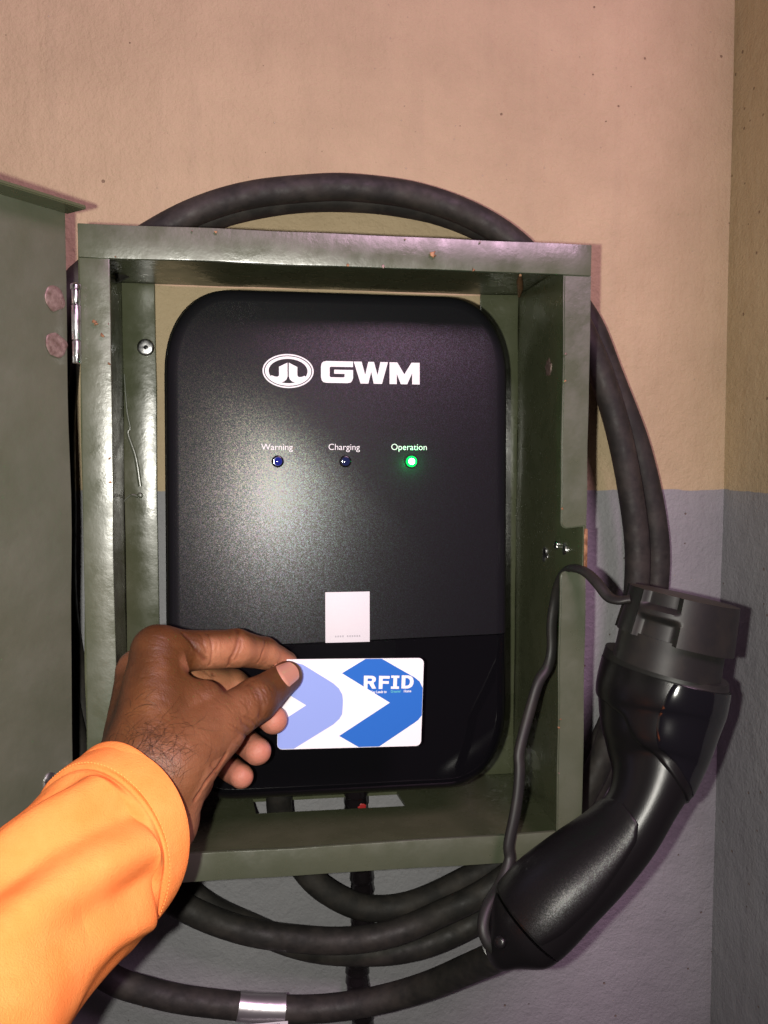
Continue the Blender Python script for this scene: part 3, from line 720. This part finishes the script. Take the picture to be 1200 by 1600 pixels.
def rq(x, y): px, py = 550+x/10.0, 1030+(y+ (x-148)*0.024)/10.0; return ((px-433)/226*85.6, 54-(py-1030)/138*54)
Rl = [[(148, 262), (275, 262), (310, 270), (333, 292), (338, 322), (328, 350), (300, 370), (345, 462), (282, 462), (232, 385), (208, 385), (208, 465), (148, 465)], [(208, 305), (208, 345), (262, 345), (278, 335), (278, 314), (262, 305)]]
Fl = [[(385, 262), (555, 262), (555, 305), (445, 305), (445, 342), (543, 342), (543, 384), (445, 384), (445, 465), (385, 465)]]
Il = [[(578, 255), (707, 255), (707, 292), (672, 292), (672, 424), (707, 424), (707, 462), (578, 462), (578, 424), (613, 424), (613, 292), (578, 292)]]
Dl = [[(745, 250), (850, 250), (895, 262), (925, 292), (938, 340), (935, 380), (915, 420), (885, 443), (845, 455), (745, 455)], [(805, 292), (805, 412), (838, 410), (862, 398), (876, 372), (878, 335), (866, 308), (842, 293)]]
for L_ in (Rl, Fl, Il, Dl):
    flat_shape('card_letter', [[rq(x, y) for x, y in lp] for lp in L_], 0.03, M_print, card, card_M(0.00044))
Mx = card_M(0.00046)
def small(body, u, v, m): return text('card_slogan', body, 2.25, m, card, Mx @ Matrix.Translation((u, v, 0)) @ Matrix.Rotation(0.012, 4, 'Z'), offset=0.05, depth=0.03, align='LEFT', sx=0.80)
small('Key Leads to', 54.2, 33.0, M_print); small('Greener', 66.1, 33.15, M_teal); small('Home', 74.0, 33.25, M_print)

# ------------------------------------------------------------------ the person: hand, sleeve, hair
per = empty('person'); tag(per, 'hand of a person in an orange long sleeve holding the access card', 'person')
def J(px, py, y): return np.array(at(px, py, y))*1000.0      # millimetres for the hand field
def cone(p, a, ra, b, rb):
    """distance to a capsule whose radius runs from ra to rb"""
    ab = b-a; L2 = ab@ab; t = np.clip(((p-a)@ab)/L2, 0, 1)
    return np.linalg.norm(p-(a+t[:, None]*ab), axis=1) - (ra+(rb-ra)*t)
def smin(a, b, k):
    h = np.clip(0.5+0.5*(b-a)/k, 0, 1); return b*(1-h)+a*h-k*h*(1-h)
wr = J(222, 1212, -.222)
I = [J(246, 1018, -.190), J(368, 1013, -.166), J(412, 1020, -.149), J(446, 1036, -.1385)]
Tm = [J(276, 1190, -.224), J(335, 1136, -.201), J(400, 1094, -.182), J(449, 1057, -.1580)]
M3 = [J(221, 1052, -.168), J(362, 1072, -.140), J(396, 1093, -.129), J(427, 1125, -.160)]
M4 = [J(214, 1088, -.148), J(340, 1126, -.124), J(366, 1146, -.121), J(402, 1174, -.152)]
M5 = [J(228, 1122, -.134), J(320, 1168, -.117), J(344, 1190, -.118), J(377, 1213, -.146)]
palm_parts = [
 (J(60, 1440, -.264), 27, J(205, 1262, -.229), 23.5), (J(75, 1455, -.260), 26, J(235, 1280, -.221), 21),
 (J(205, 1262, -.229), 23.5, J(228, 1190, -.221), 19.5), (J(228, 1190, -.222), 20, I[0], 13.2), (J(212, 1205, -.212), 19, M3[0], 13.0), (J(214, 1222, -.204), 18, M4[0], 12.4), (J(228, 1240, -.198), 17, M5[0], 11.5),
 (J(235, 1280, -.221), 21, J(262, 1205, -.221), 19), (J(262, 1205, -.222), 19, J(330, 1142, -.200), 16.5), (J(250, 1190, -.195), 18, J(296, 1110, -.180), 14),
 (J(250, 1272, -.208), 17, J(285, 1215, -.176), 14.5), (J(285, 1215, -.176), 14.5, J(300, 1165, -.150), 13),
 (J(262, 1100, -.200), 15, J(318, 1092, -.196), 9.5)]
chains = {'I': (I, (11.5, 10.4, 9.0, 7.4)), 'T': (Tm, (16.0, 14.2, 12.0, 8.8)), 'M': (M3, (11.5, 9.8, 8.8, 8.1)), 'R': (M4, (11, 9.4, 8.6, 8.0)), 'P': (M5, (10, 8.4, 7.8, 7.3))}
def field(p, want=False):
    base = None
    for (a, ra, b, rb) in palm_parts:
        d = cone(p, a, ra, b, rb); base = d if base is None else smin(base, d, 9.0)
    tot = base.copy(); part = {}
    for key, (js, rs) in chains.items():
        c = None
        for i in range(3):
            d = cone(p, js[i], rs[i], js[i+1], rs[i+1]); c = d if c is None else smin(c, d, 2.5)
        # knuckle swellings and soft pads
        if key == 'T':
            c = smin(c, np.linalg.norm((p-(js[2]+np.array([-0.5, -2.6, 1.0]))), axis=1)-10.6, 3.0)
            c = smin(c, np.linalg.norm((p-(js[3]+np.array([-2.0, 3.0, -1.0]))), axis=1)-7.2, 3.0)
        part[key] = c
        far = np.linalg.norm(p-js[0], axis=1); q = np.clip((far-18)/26, 0, 1); kk_ = 7.0*(1-q)+0.7*q
        if key == 'T': kk_ = 8.0*(1-np.clip((far-26)/26, 0, 1))+0.9*np.clip((far-26)/26, 0, 1)
        m_ = smin(base, c, kk_); tot = smin(tot, m_, 0.6)
    if want: return tot, base, part
    return tot
def surface(lo, hi, h):
    """naive surface nets on a regular grid, solved only near the surface"""
    n = np.ceil((hi-lo)/h).astype(int)+1
    # coarse pass picks the blocks that can hold surface
    ax = [lo[i]+h*np.arange(n[i]) for i in range(3)]
    D = np.full(n, 50.0, np.float32); B = 8
    for i in range(0, n[0], B):
        for j in range(0, n[1], B):
            for k_ in range(0, n[2], B):
                c = np.array([[ax[0][min(i+B//2, n[0]-1)], ax[1][min(j+B//2, n[1]-1)], ax[2][min(k_+B//2, n[2]-1)]]])
                d = field(c)[0]
                if abs(d) > h*B*0.95+6: D[i:i+B, j:j+B, k_:k_+B] = d; continue
                g = np.stack(np.meshgrid(ax[0][i:i+B], ax[1][j:j+B], ax[2][k_:k_+B], indexing='ij'), -1)
                D[i:i+B, j:j+B, k_:k_+B] = field(g.reshape(-1, 3)).reshape(g.shape[:3])
    S = D < 0
    cnt = np.zeros(np.array(S.shape)-1, np.int8)
    for a in (0, 1):
        for b_ in (0, 1):
            for c in (0, 1): cnt += S[a:S.shape[0]-1+a, b_:S.shape[1]-1+b_, c:S.shape[2]-1+c]
    act = (cnt > 0) & (cnt < 8); ids = -np.ones(act.shape, int); cells = np.argwhere(act); ids[act] = np.arange(len(cells))
    acc = np.zeros((len(cells), 3)); num = np.zeros(len(cells))
    corner = [(a, b_, c) for a in (0, 1) for b_ in (0, 1) for c in (0, 1)]
    for a in corner:
        for e in range(3):
            if a[e]: continue
            b_ = list(a); b_[e] = 1
            da = D[cells[:, 0]+a[0], cells[:, 1]+a[1], cells[:, 2]+a[2]]; db = D[cells[:, 0]+b_[0], cells[:, 1]+b_[1], cells[:, 2]+b_[2]]
            x = (da < 0) != (db < 0); t = np.where(x, da/np.where(x, da-db, 1), 0)
            q = np.array(a, float)[None].repeat(len(cells), 0); q[:, e] += t
            acc[x] += q[x]; num[x] += 1
    V = lo + h*(cells + acc/num[:, None]); Q = []
    for e in range(3):
        sl0 = [slice(None)]*3; sl1 = [slice(None)]*3; sl0[e] = slice(0, -1); sl1[e] = slice(1, None)
        a = S[tuple(sl0)]; b_ = S[tuple(sl1)]
        E_ = np.argwhere(a != b_); o1, o2 = [(1, 2), (2, 0), (0, 1)][e]
        ok = (E_[:, o1] > 0) & (E_[:, o2] > 0) & (E_[:, o1] < ids.shape[o1]) & (E_[:, o2] < ids.shape[o2]) & (E_[:, e] < ids.shape[e])
        E_ = E_[ok]; flip = a[E_[:, 0], E_[:, 1], E_[:, 2]]
        def idx(d1, d2):
            c = E_.copy(); c[:, o1] += d1; c[:, o2] += d2; return ids[c[:, 0], c[:, 1], c[:, 2]]
        q = np.stack([idx(-1, -1), idx(0, -1), idx(0, 0), idx(-1, 0)], 1)
        q[~flip] = q[~flip][:, ::-1]; Q.append(q)
    return V, np.concatenate(Q)
allp = np.array([p for (a, ra, b, rb) in palm_parts for p in (a, b)] + [j for c in chains.values() for j in c[0]])
lo = allp.min(0)-14; hi = allp.max(0)+14
lo = np.maximum(lo, J(120, 1330, -.250)-np.array([6, 30, 26]))    # the forearm goes on inside the sleeve
V, Q = surface(lo, hi, 1.25)
me = bpy.data.meshes.new('hand'); me.from_pydata([tuple(v) for v in V], [], [tuple(int(i) for i in q) for q in Q]); me.update()
bm = bmesh.new(); bm.from_mesh(me)
bmesh.ops.holes_fill(bm, edges=[e for e in bm.edges if e.is_boundary], sides=0)
bmesh.ops.subdivide_edges(bm, edges=list(bm.edges), cuts=1, use_grid_fill=True)
bmesh.ops.recalc_face_normals(bm, faces=bm.faces)
bm.to_mesh(me); bm.free()
P = np.array([v.co for v in me.vertices])
def grad(p, e=0.4):
    g = np.stack([field(p+e*np.eye(3)[i])-field(p-e*np.eye(3)[i]) for i in range(3)], 1)/(2*e)
    return g/np.maximum(np.linalg.norm(g, axis=1), 1e-6)[:, None]
inside = (P > lo+2.6).all(1)
N_ = grad(P)
for _ in range(2):
    d = field(P); P[inside] -= (N_*np.clip(d, -0.6, 0.6)[:, None])[inside]
N_ = grad(P)
# creases: polylines drawn on the skin, cut a little way in
def seg_dist(p, a, b):
    ab = b-a+1e-9; t = np.clip(((p-a)@ab)/(ab@ab), 0, 1); return np.linalg.norm(p-(a+t[:, None]*ab), axis=1)
def drop(px, py, y0=-.30):
    """first skin point behind a spot of the picture"""
    d = _f + float(px-600)/FPX*_r + float(800-py)/FPX*_u; d = np.array(d.normalized()); o = np.array(CAM)*1000
    t = 330.0
    for _ in range(90):
        s = field((o+d*t)[None])[0]
        if s < 0.05: break
        t += max(0.08, s*0.92)
        if t > 640: return None
    return o+d*t
crease_px = [([(371, 984), (372, 1000), (368, 1016), (360, 1030), (357, 1040)], 0.75, 1.0), ([(377, 1000), (374, 1018), (368, 1030)], 0.45, 0.8), ([(415, 1002), (410, 1020), (403, 1036)], 0.6, 0.8),
             ([(324, 990), (331, 1008), (331, 1024), (327, 1040)], 0.6, 0.8), ([(287, 990), (305, 1012), (320, 1030), (334, 1054)], 1.0, 1.3), ([(312, 990), (318, 1004), (322, 1020)], 0.35, 0.8),
             ([(387, 1068), (402, 1082), (408, 1100), (407, 1118)], 0.55, 1.8), ([(394, 1062), (412, 1080), (416, 1098)], 0.35, 0.9), ([(400, 1056), (420, 1072), (428, 1090)], 0.25, 0.8),
             ([(385, 1120), (396, 1128), (400, 1138)], 0.5, 0.8), ([(378, 1128), (390, 1138), (396, 1148)], 0.4, 0.8), ([(372, 1140), (384, 1150), (388, 1158)], 0.35, 0.8), ([(352, 1180), (340, 1200), (322, 1222), (305, 1250)], 0.9, 1.3), ([(330, 1196), (338, 1210)], 0.4, 0.8), ([(300, 1035), (318, 1048), (336, 1062)], 0.3, 0.9)]
rr_ = random.Random(5)
for (cx, cy, sx, sy, ax, ay, L0, n_, dp) in ((398, 1086, 14, 20, 0.50, 0.86, 16, 26, 0.20), (312, 1040, 18, 20, 0.62, 0.78, 22, 16, 0.16), (245, 1010, 22, 18, 0.9, 0.3, 16, 16, 0.14), (380, 1128, 14, 22, 0.75, 0.65, 14, 16, 0.22), (345, 1012, 22, 16, 0.10, 1.0, 14, 14, 0.14), (270, 1120, 50, 45, 0.7, 0.7, 22, 34, 0.10)):
    for _ in range(n_):
        x = rr_.gauss(cx, sx); y = rr_.gauss(cy, sy); a_ = math.atan2(ay, ax)+rr_.gauss(0, 0.28); l_ = L0*rr_.uniform(0.5, 1.2)
        crease_px.append(([(x-l_*math.cos(a_)/2, y-l_*math.sin(a_)/2), (x+rr_.gauss(0, 1.5), y), (x+l_*math.cos(a_)/2, y+l_*math.sin(a_)/2)], dp, 0.55))
dark = np.zeros(len(P))
for pts, dep, wid in crease_px:
    q = [drop(*p) for p in pts]; q = [x for x in q if x is not None]
    if len(q) < 2: continue
    q = np.array(q); near_v = np.where(((P > q.min(0)-4) & (P < q.max(0)+4)).all(1))[0]
    if not len(near_v): continue
    dm = np.full(len(near_v), 1e3)
    for a, b_ in zip(q, q[1:]): dm = np.minimum(dm, seg_dist(P[near_v], a, b_))
    g = np.exp(-(dm/wid)**2); P[near_v] -= N_[near_v]*(dep*g)[:, None]; dark[near_v] = np.maximum(dark[near_v], g*min(1.0, dep*1.1))
# fine wrinkles over the thumb joint, tendons and veins on the back of the hand
for i in range(len(P)):
    pass
rng = np.random.RandomState(3)
def lump(p, s, seed):
    ph = rng.RandomState(seed) if hasattr(rng, 'RandomState') else np.random.RandomState(seed)
    o = np.zeros(len(p))
    for _ in range(7):
        k_ = ph.normal(size=3); k_ /= np.linalg.norm(k_); o += np.sin((p@k_)*s*ph.uniform(0.6, 1.5)+ph.uniform(0, 6.3))
    return o/7
P += N_*(0.35*lump(P, 0.28, 4)+0.12*lump(P, 0.9, 5))[:, None]
_, base, part = field(P, True)
keys = list(part); near = np.stack([part[k_] for k_ in keys], 1); who = near.argmin(1); onf = near.min(1) < base-0.3
tone = np.zeros(len(P))
def sst(x, a, b_): t = np.clip((x-a)/(b_-a), 0, 1); return t*t*(3-2*t)
def along(key, js): # 0 at the root, 3 at the tip
    t = np.zeros(len(P)); best = np.full(len(P), 1e9)
    for i in range(3):
        ab = js[i+1]-js[i]; u = np.clip(((P-js[i])@ab)/(ab@ab), 0, 1); d = np.linalg.norm(P-(js[i]+u[:, None]*ab), axis=1)
        b_ = d < best; best[b_] = d[b_]; t[b_] = i+u[b_]
    return t
pal = {'I': np.array([0.05, -0.80, -0.60]), 'M': np.array([-0.45, -0.85, -0.15]), 'R': np.array([-0.45, -0.85, -0.15]), 'P': np.array([-0.45, -0.85, -0.15]), 'T': np.array([0.35, 0.85, -0.40])}
for i, k_ in enumerate(keys):
    js = chains[k_][0]; v = pal[k_]/np.linalg.norm(pal[k_]); m_ = (who == i)
    near_f = sst(base-part[k_], -6.0, 4.0)
    tv = sst(N_@v, -0.35, 0.45)*near_f
    if k_ == 'I': tv = sst(N_@v, -0.25, 0.55)*sst(along(k_, js), 0.30, 0.62)
    if k_ == 'T': tv = sst(N_@v, 0.05, 0.7)*near_f
    tone = np.where(m_, np.maximum(tone, tv), tone)
rosy = np.zeros(len(P))
for k_ in 'MRP':
    js = chains[k_][0]; dt = np.linalg.norm(P-js[3], axis=1)
    rosy = np.maximum(rosy, (who == keys.index(k_))*sst(-dt, -17.0, -8.0)*sst(N_@np.array([-0.25, -0.95, 0.0]), -0.45, 0.2))
rosy = np.maximum(rosy, 0.45*(who == 0)*sst(along('I', I), 2.0, 2.7)*sst(N_@np.array([0, -0.8, -0.6]), -0.2, 0.5))
# paler skin over the ball of the thumb
dth = np.minimum(seg_dist(P, J(330, 1160, -.215), J(285, 1195, -.235)), seg_dist(P, J(330, 1160, -.215), J(372, 1120, -.205)))
tone = np.maximum(tone, 0.42*np.exp(-(dth/20.0)**2))
# the palm itself
palm_n = np.array([0.75, 0.35, -0.55]); palm_n /= np.linalg.norm(palm_n)
tone = np.maximum(tone, np.where(~onf, sst(N_@palm_n, 0.15, 0.6), 0)*0.9)
kn = np.exp(-(np.linalg.norm(P-(Tm[2]+np.array([6, -4, 3])), axis=1)/9.0)**2)*0.45
kn = np.maximum(kn, np.exp(-(np.linalg.norm(P-I[0], axis=1)/15)**2)*0.25)
kn = np.maximum(kn, sst(P[:, 0]*-1, -J(250, 1100, -.2)[0], -J(185, 1100, -.2)[0])*0.35)
dark = np.clip(np.maximum(dark*0.8, kn), 0, 1)
for v, p in zip(me.vertices, P): v.co = p/1000.0
me.update()
ca = me.color_attributes.new('tone', 'FLOAT_COLOR', 'POINT')
ca.data.foreach_set('color', np.stack([tone, dark, rosy, np.ones(len(P))], 1).astype(np.float32).ravel())
for p in me.polygons: p.use_smooth = True
hand = link('hand', me, M_skin, per)
bvh = BVHTree.FromPolygons([v.co for v in me.vertices], [tuple(p.vertices) for p in me.polygons])
def skin_hit(px, py):
    px, py = float(px), float(py)
    d = (_f + (px-600)/FPX*_r + (800-py)/FPX*_u).normalized()
    h = bvh.ray_cast(CAM + d*0.25, d); return (h[0], h[1]) if h[0] is not None else (None, None)

# nails
def nail(outline_px, rise, m, name='fingernail'):
    """a curved plate laid on the skin: rows from the root to the free edge"""
    vs = []; fs = []; w_ = len(outline_px[0]); cen = Vector((0, 0, 0)); rows_ = []
    for r_, row in enumerate(outline_px):
        rr = []
        for c_, (px, py) in enumerate(row):
            h, n = skin_hit(px, py)
            if h is None: h, n = rows_[-1][c_] if rows_ else (at(px, py, -.16), Vector((0, -1, 0)))
            rr.append((h, n))
        rows_.append(rr)
    nav = Vector((0, 0, 0))
    for rr in rows_:
        for h, n in rr: nav += n
    nav.normalize()
    nr = len(rows_)
    for r_, rr in enumerate(rows_):
        for c_, (h, n) in enumerate(rr):
            e = rise
            if c_ in (0, w_-1): e = -0.0003
            if r_ == 0: e = -0.0002
            vs.append(h + nav*e)
    for r_ in range(nr-1):
        for c_ in range(w_-1): fs.append((r_*w_+c_, r_*w_+c_+1, (r_+1)*w_+c_+1, (r_+1)*w_+c_))
    return mesh(name, vs, fs, m, hand, ang=80)
def grid_quad(a, b, c, d, nu, nv, bow=0.0):
    """a,b = root corners, d,c = edge corners (pixels); bow pushes the free edge outward"""
    out = []
    A, B, C, D = map(np.array, (a, b, c, d)); ax_ = ((C+D)/2-(A+B)/2); ax_ = ax_/np.linalg.norm(ax_)
    for i in range(nv+1):
        v = i/nv; row = []
        for j in range(nu+1):
            u = j/nu; p = (A*(1-u)+B*u)*(1-v)+(D*(1-u)+C*u)*v
            p = p + ax_*(bow*(1-(2*u-1)**2)*v - 2.5*(1-(2*u-1)**2)*(1-v)); row.append(tuple(p))
        out.append(row)
    return out
nail(grid_quad((429, 1039), (452, 1075), (466, 1062), (448, 1034), 12, 12, 7.0), 0.0007, M_nail)

# hair on the wrist and the back of the hand
def hair_field():
    vs = []; fs = []; rnd = random.Random(11); made = 0
    tries = 0
    while made < 170 and tries < 4000:
        tries += 1
        a = rnd.random(); 
        px = rnd.gauss(228, 60); py = rnd.gauss(1170, 55)
        if px < 170 or px > 335 or py < 1085: continue
        dens = 0.7*math.exp(-((px-222)/66)**2-((py-1175)/62)**2)
        if rnd.random() > dens+0.05: continue
        h, n = skin_hit(px, py)
        if h is None: continue
        made += 1
        flow = Vector((0.75+rnd.gauss(0, 0.5), -0.15, 0.35+rnd.gauss(0, 0.75))); flow = (flow-n*flow.dot(n)).normalized()
        side = n.cross(flow); L_ = rnd.uniform(0.008, 0.020); curl = rnd.gauss(0, 0.65); pts = []
        q = h - n*0.0002; dirv = flow.copy(); m_ = 7
        for i in range(m_):
            pts.append(q.copy())
            ang = curl*0.35; dirv = (dirv*math.cos(ang)+side*math.sin(ang)); side = n.cross(dirv)
            q = q + dirv*(L_/m_)
            near_, nn, _, _ = bvh.find_nearest(q)
            if near_ is not None: q = near_ + nn*(0.0003+0.0009*math.sin(math.pi*(i+1)/m_))
        b0 = len(vs)
        for i, p in enumerate(pts):
            r = 0.000072*(1-0.75*i/(m_-1)); t = (pts[min(i+1, m_-1)]-pts[max(i-1, 0)]).normalized(); u = t.orthogonal().normalized(); v = t.cross(u)
            for k_ in range(3): th = k_*2.094; vs.append(p+u*(r*math.cos(th))+v*(r*math.sin(th)))
        for i in range(m_-1):
            for k_ in range(3): fs.append((b0+i*3+k_, b0+i*3+(k_+1) % 3, b0+(i+1)*3+(k_+1) % 3, b0+(i+1)*3+k_))
    o = mesh('arm_hair', vs, fs, M_hair, hand, ang=90); o['kind'] = 'stuff'; return o
hair_field()

# sleeve
srows = [(133, 1180, 253, 1403, -0.238), (118, 1192, 245, 1424, -0.241), (98, 1206, 238, 1440, -0.245), (78, 1222, 222, 1458, -0.249), (52, 1243, 198, 1486, -0.255), (18, 1272, 168, 1524, -0.264), (-30, 1316, 128, 1580, -0.276), (-90, 1374, 75, 1660, -0.291), (-170, 1452, 10, 1760, -0.311), (-260, 1550, -70, 1880, -0.336), (-370, 1680, -170, 2030, -0.366)]
slv = Loft(srows, 0.98, 14)
NS = len(slv.P)-1
to_hand = (Vector(slv.P[0][:3])-Vector(slv.P[70][:3])).normalized()
_pt = slv.pt
slv.pt = lambda i, th, off=0.0: _pt(i, th, off) + to_hand*(0.019*math.sin(th))
def fold(i, th):
    u = i/14.0; d = math.degrees(th) % 360
    n1 = noise.noise(Vector((math.cos(th)*1.3, math.sin(th)*1.3, u*0.42+3)))
    n2 = noise.noise(Vector((math.cos(th)*2.2+9, math.sin(th)*2.2, u*0.55)))
    amp = min(1.0, max(0.10, (u-2.0)/2.0))
    o = amp*(0.0036*n1 + 0.0012*n2)
    # long soft folds running from the hem up the arm
    for (c, wd, u0, u1, a) in ((62, 13, 3.1, 9.5, 0.0050), (86, 12, 3.2, 9.0, -0.0050), (112, 15, 3.4, 9.5, 0.0048), (40, 11, 3.0, 8.5, -0.0048), (18, 10, 3.0, 7.0, 0.0046), (140, 14, 3.6, 9.0, -0.0036)):
        dd_ = (d-c-9*(u-3)+180) % 360-180
        o += a*math.exp(-(dd_/wd)**2)*max(0, min(1, (u-u0)/0.9))*max(0, min(1, (u1-u)/1.8))
    # hem: a turned double layer, then the stitched groove and a raised seam
    o += 0.0010*(1/(1+math.exp((u-2.75)*9)))
    o += (0.0009+0.0005*noise.noise(Vector((math.cos(th)*5, math.sin(th)*5, 1))))*math.exp(-((u-2.88-0.06*math.sin(th*3))/0.10)**2)
    o -= 0.0010*math.exp(-((u-3.12)/0.14)**2)
    o += 0.0010*math.exp(-((u-9.55-0.20*math.sin(th))/0.14)**2)
    return o
vs = []; fs = []; SEG = 128; idxs = list(np.linspace(0, NS, NS*2+1))
ring0 = [(-1, 0)] 
for a, i in enumerate(idxs):
    for k_ in range(SEG):
        th = 2*math.pi*k_/SEG; vs.append(slv.pt(i, th, fold(i, th)))
n_out = len(idxs)
for a in range(n_out-1):
    for k_ in range(SEG): fs.append((a*SEG+k_, a*SEG+(k_+1) % SEG, (a+1)*SEG+(k_+1) % SEG, (a+1)*SEG+k_))
# turned-in mouth: rounded lip, then the inside
lipv = [(-0.25, -0.0004), (-0.38, -0.0014), (-0.30, -0.0026), (0.6, -0.0032), (3.0, -0.0034), (12, -0.0036), (24, -0.0038)]
t0 = slv.frame(0)[3]
prev0 = 0
for (i, off) in lipv:
    b0 = len(vs)
    for k_ in range(SEG):
        th = 2*math.pi*k_/SEG
        p = slv.pt(max(0, i), th, off+fold(max(0, i), th))
        if i < 0: p = p + t0*(i*0.0040)
        vs.append(p)
    for k_ in range(SEG): fs.append((prev0+k_, b0+k_, b0+(k_+1) % SEG, prev0+(k_+1) % SEG))
    prev0 = b0
sleeve = mesh('sleeve', vs, fs, M_orange, per, ang=80)
# two rows of hem stitching
for row_u in (2.66,):
    for k_ in range(0, 132):
        th = 2*math.pi*k_/132; th2 = th + 2*math.pi/132*0.62
        i_ = row_u*14+0.7*math.sin(th*3)
        p0 = slv.pt(i_, th, fold(i_, th)+0.00005); p1 = slv.pt(i_, (th+th2)/2, fold(i_, th)+0.0004); p2 = slv.pt(i_, th2, fold(i_, th2)+0.00005)
        if k_ == 0: stv, stf = [], []
        b0 = len(stv)
        for p in (p0, p1, p2):
            for q in range(4):
                stv.append(p + slv.frame(int(i_))[3]*(0.00028*math.cos(q*1.571)) + (p-Vector(slv.P[int(i_)][:3])).normalized()*(0.0002*math.sin(q*1.571)))
        for s_ in range(2):
            for q in range(4): stf.append((b0+s_*4+q, b0+s_*4+(q+1) % 4, b0+(s_+1)*4+(q+1) % 4, b0+(s_+1)*4+q))
stitch = mesh('hem_stitching', stv, stf, M_thread, sleeve); stitch['kind'] = 'stuff'
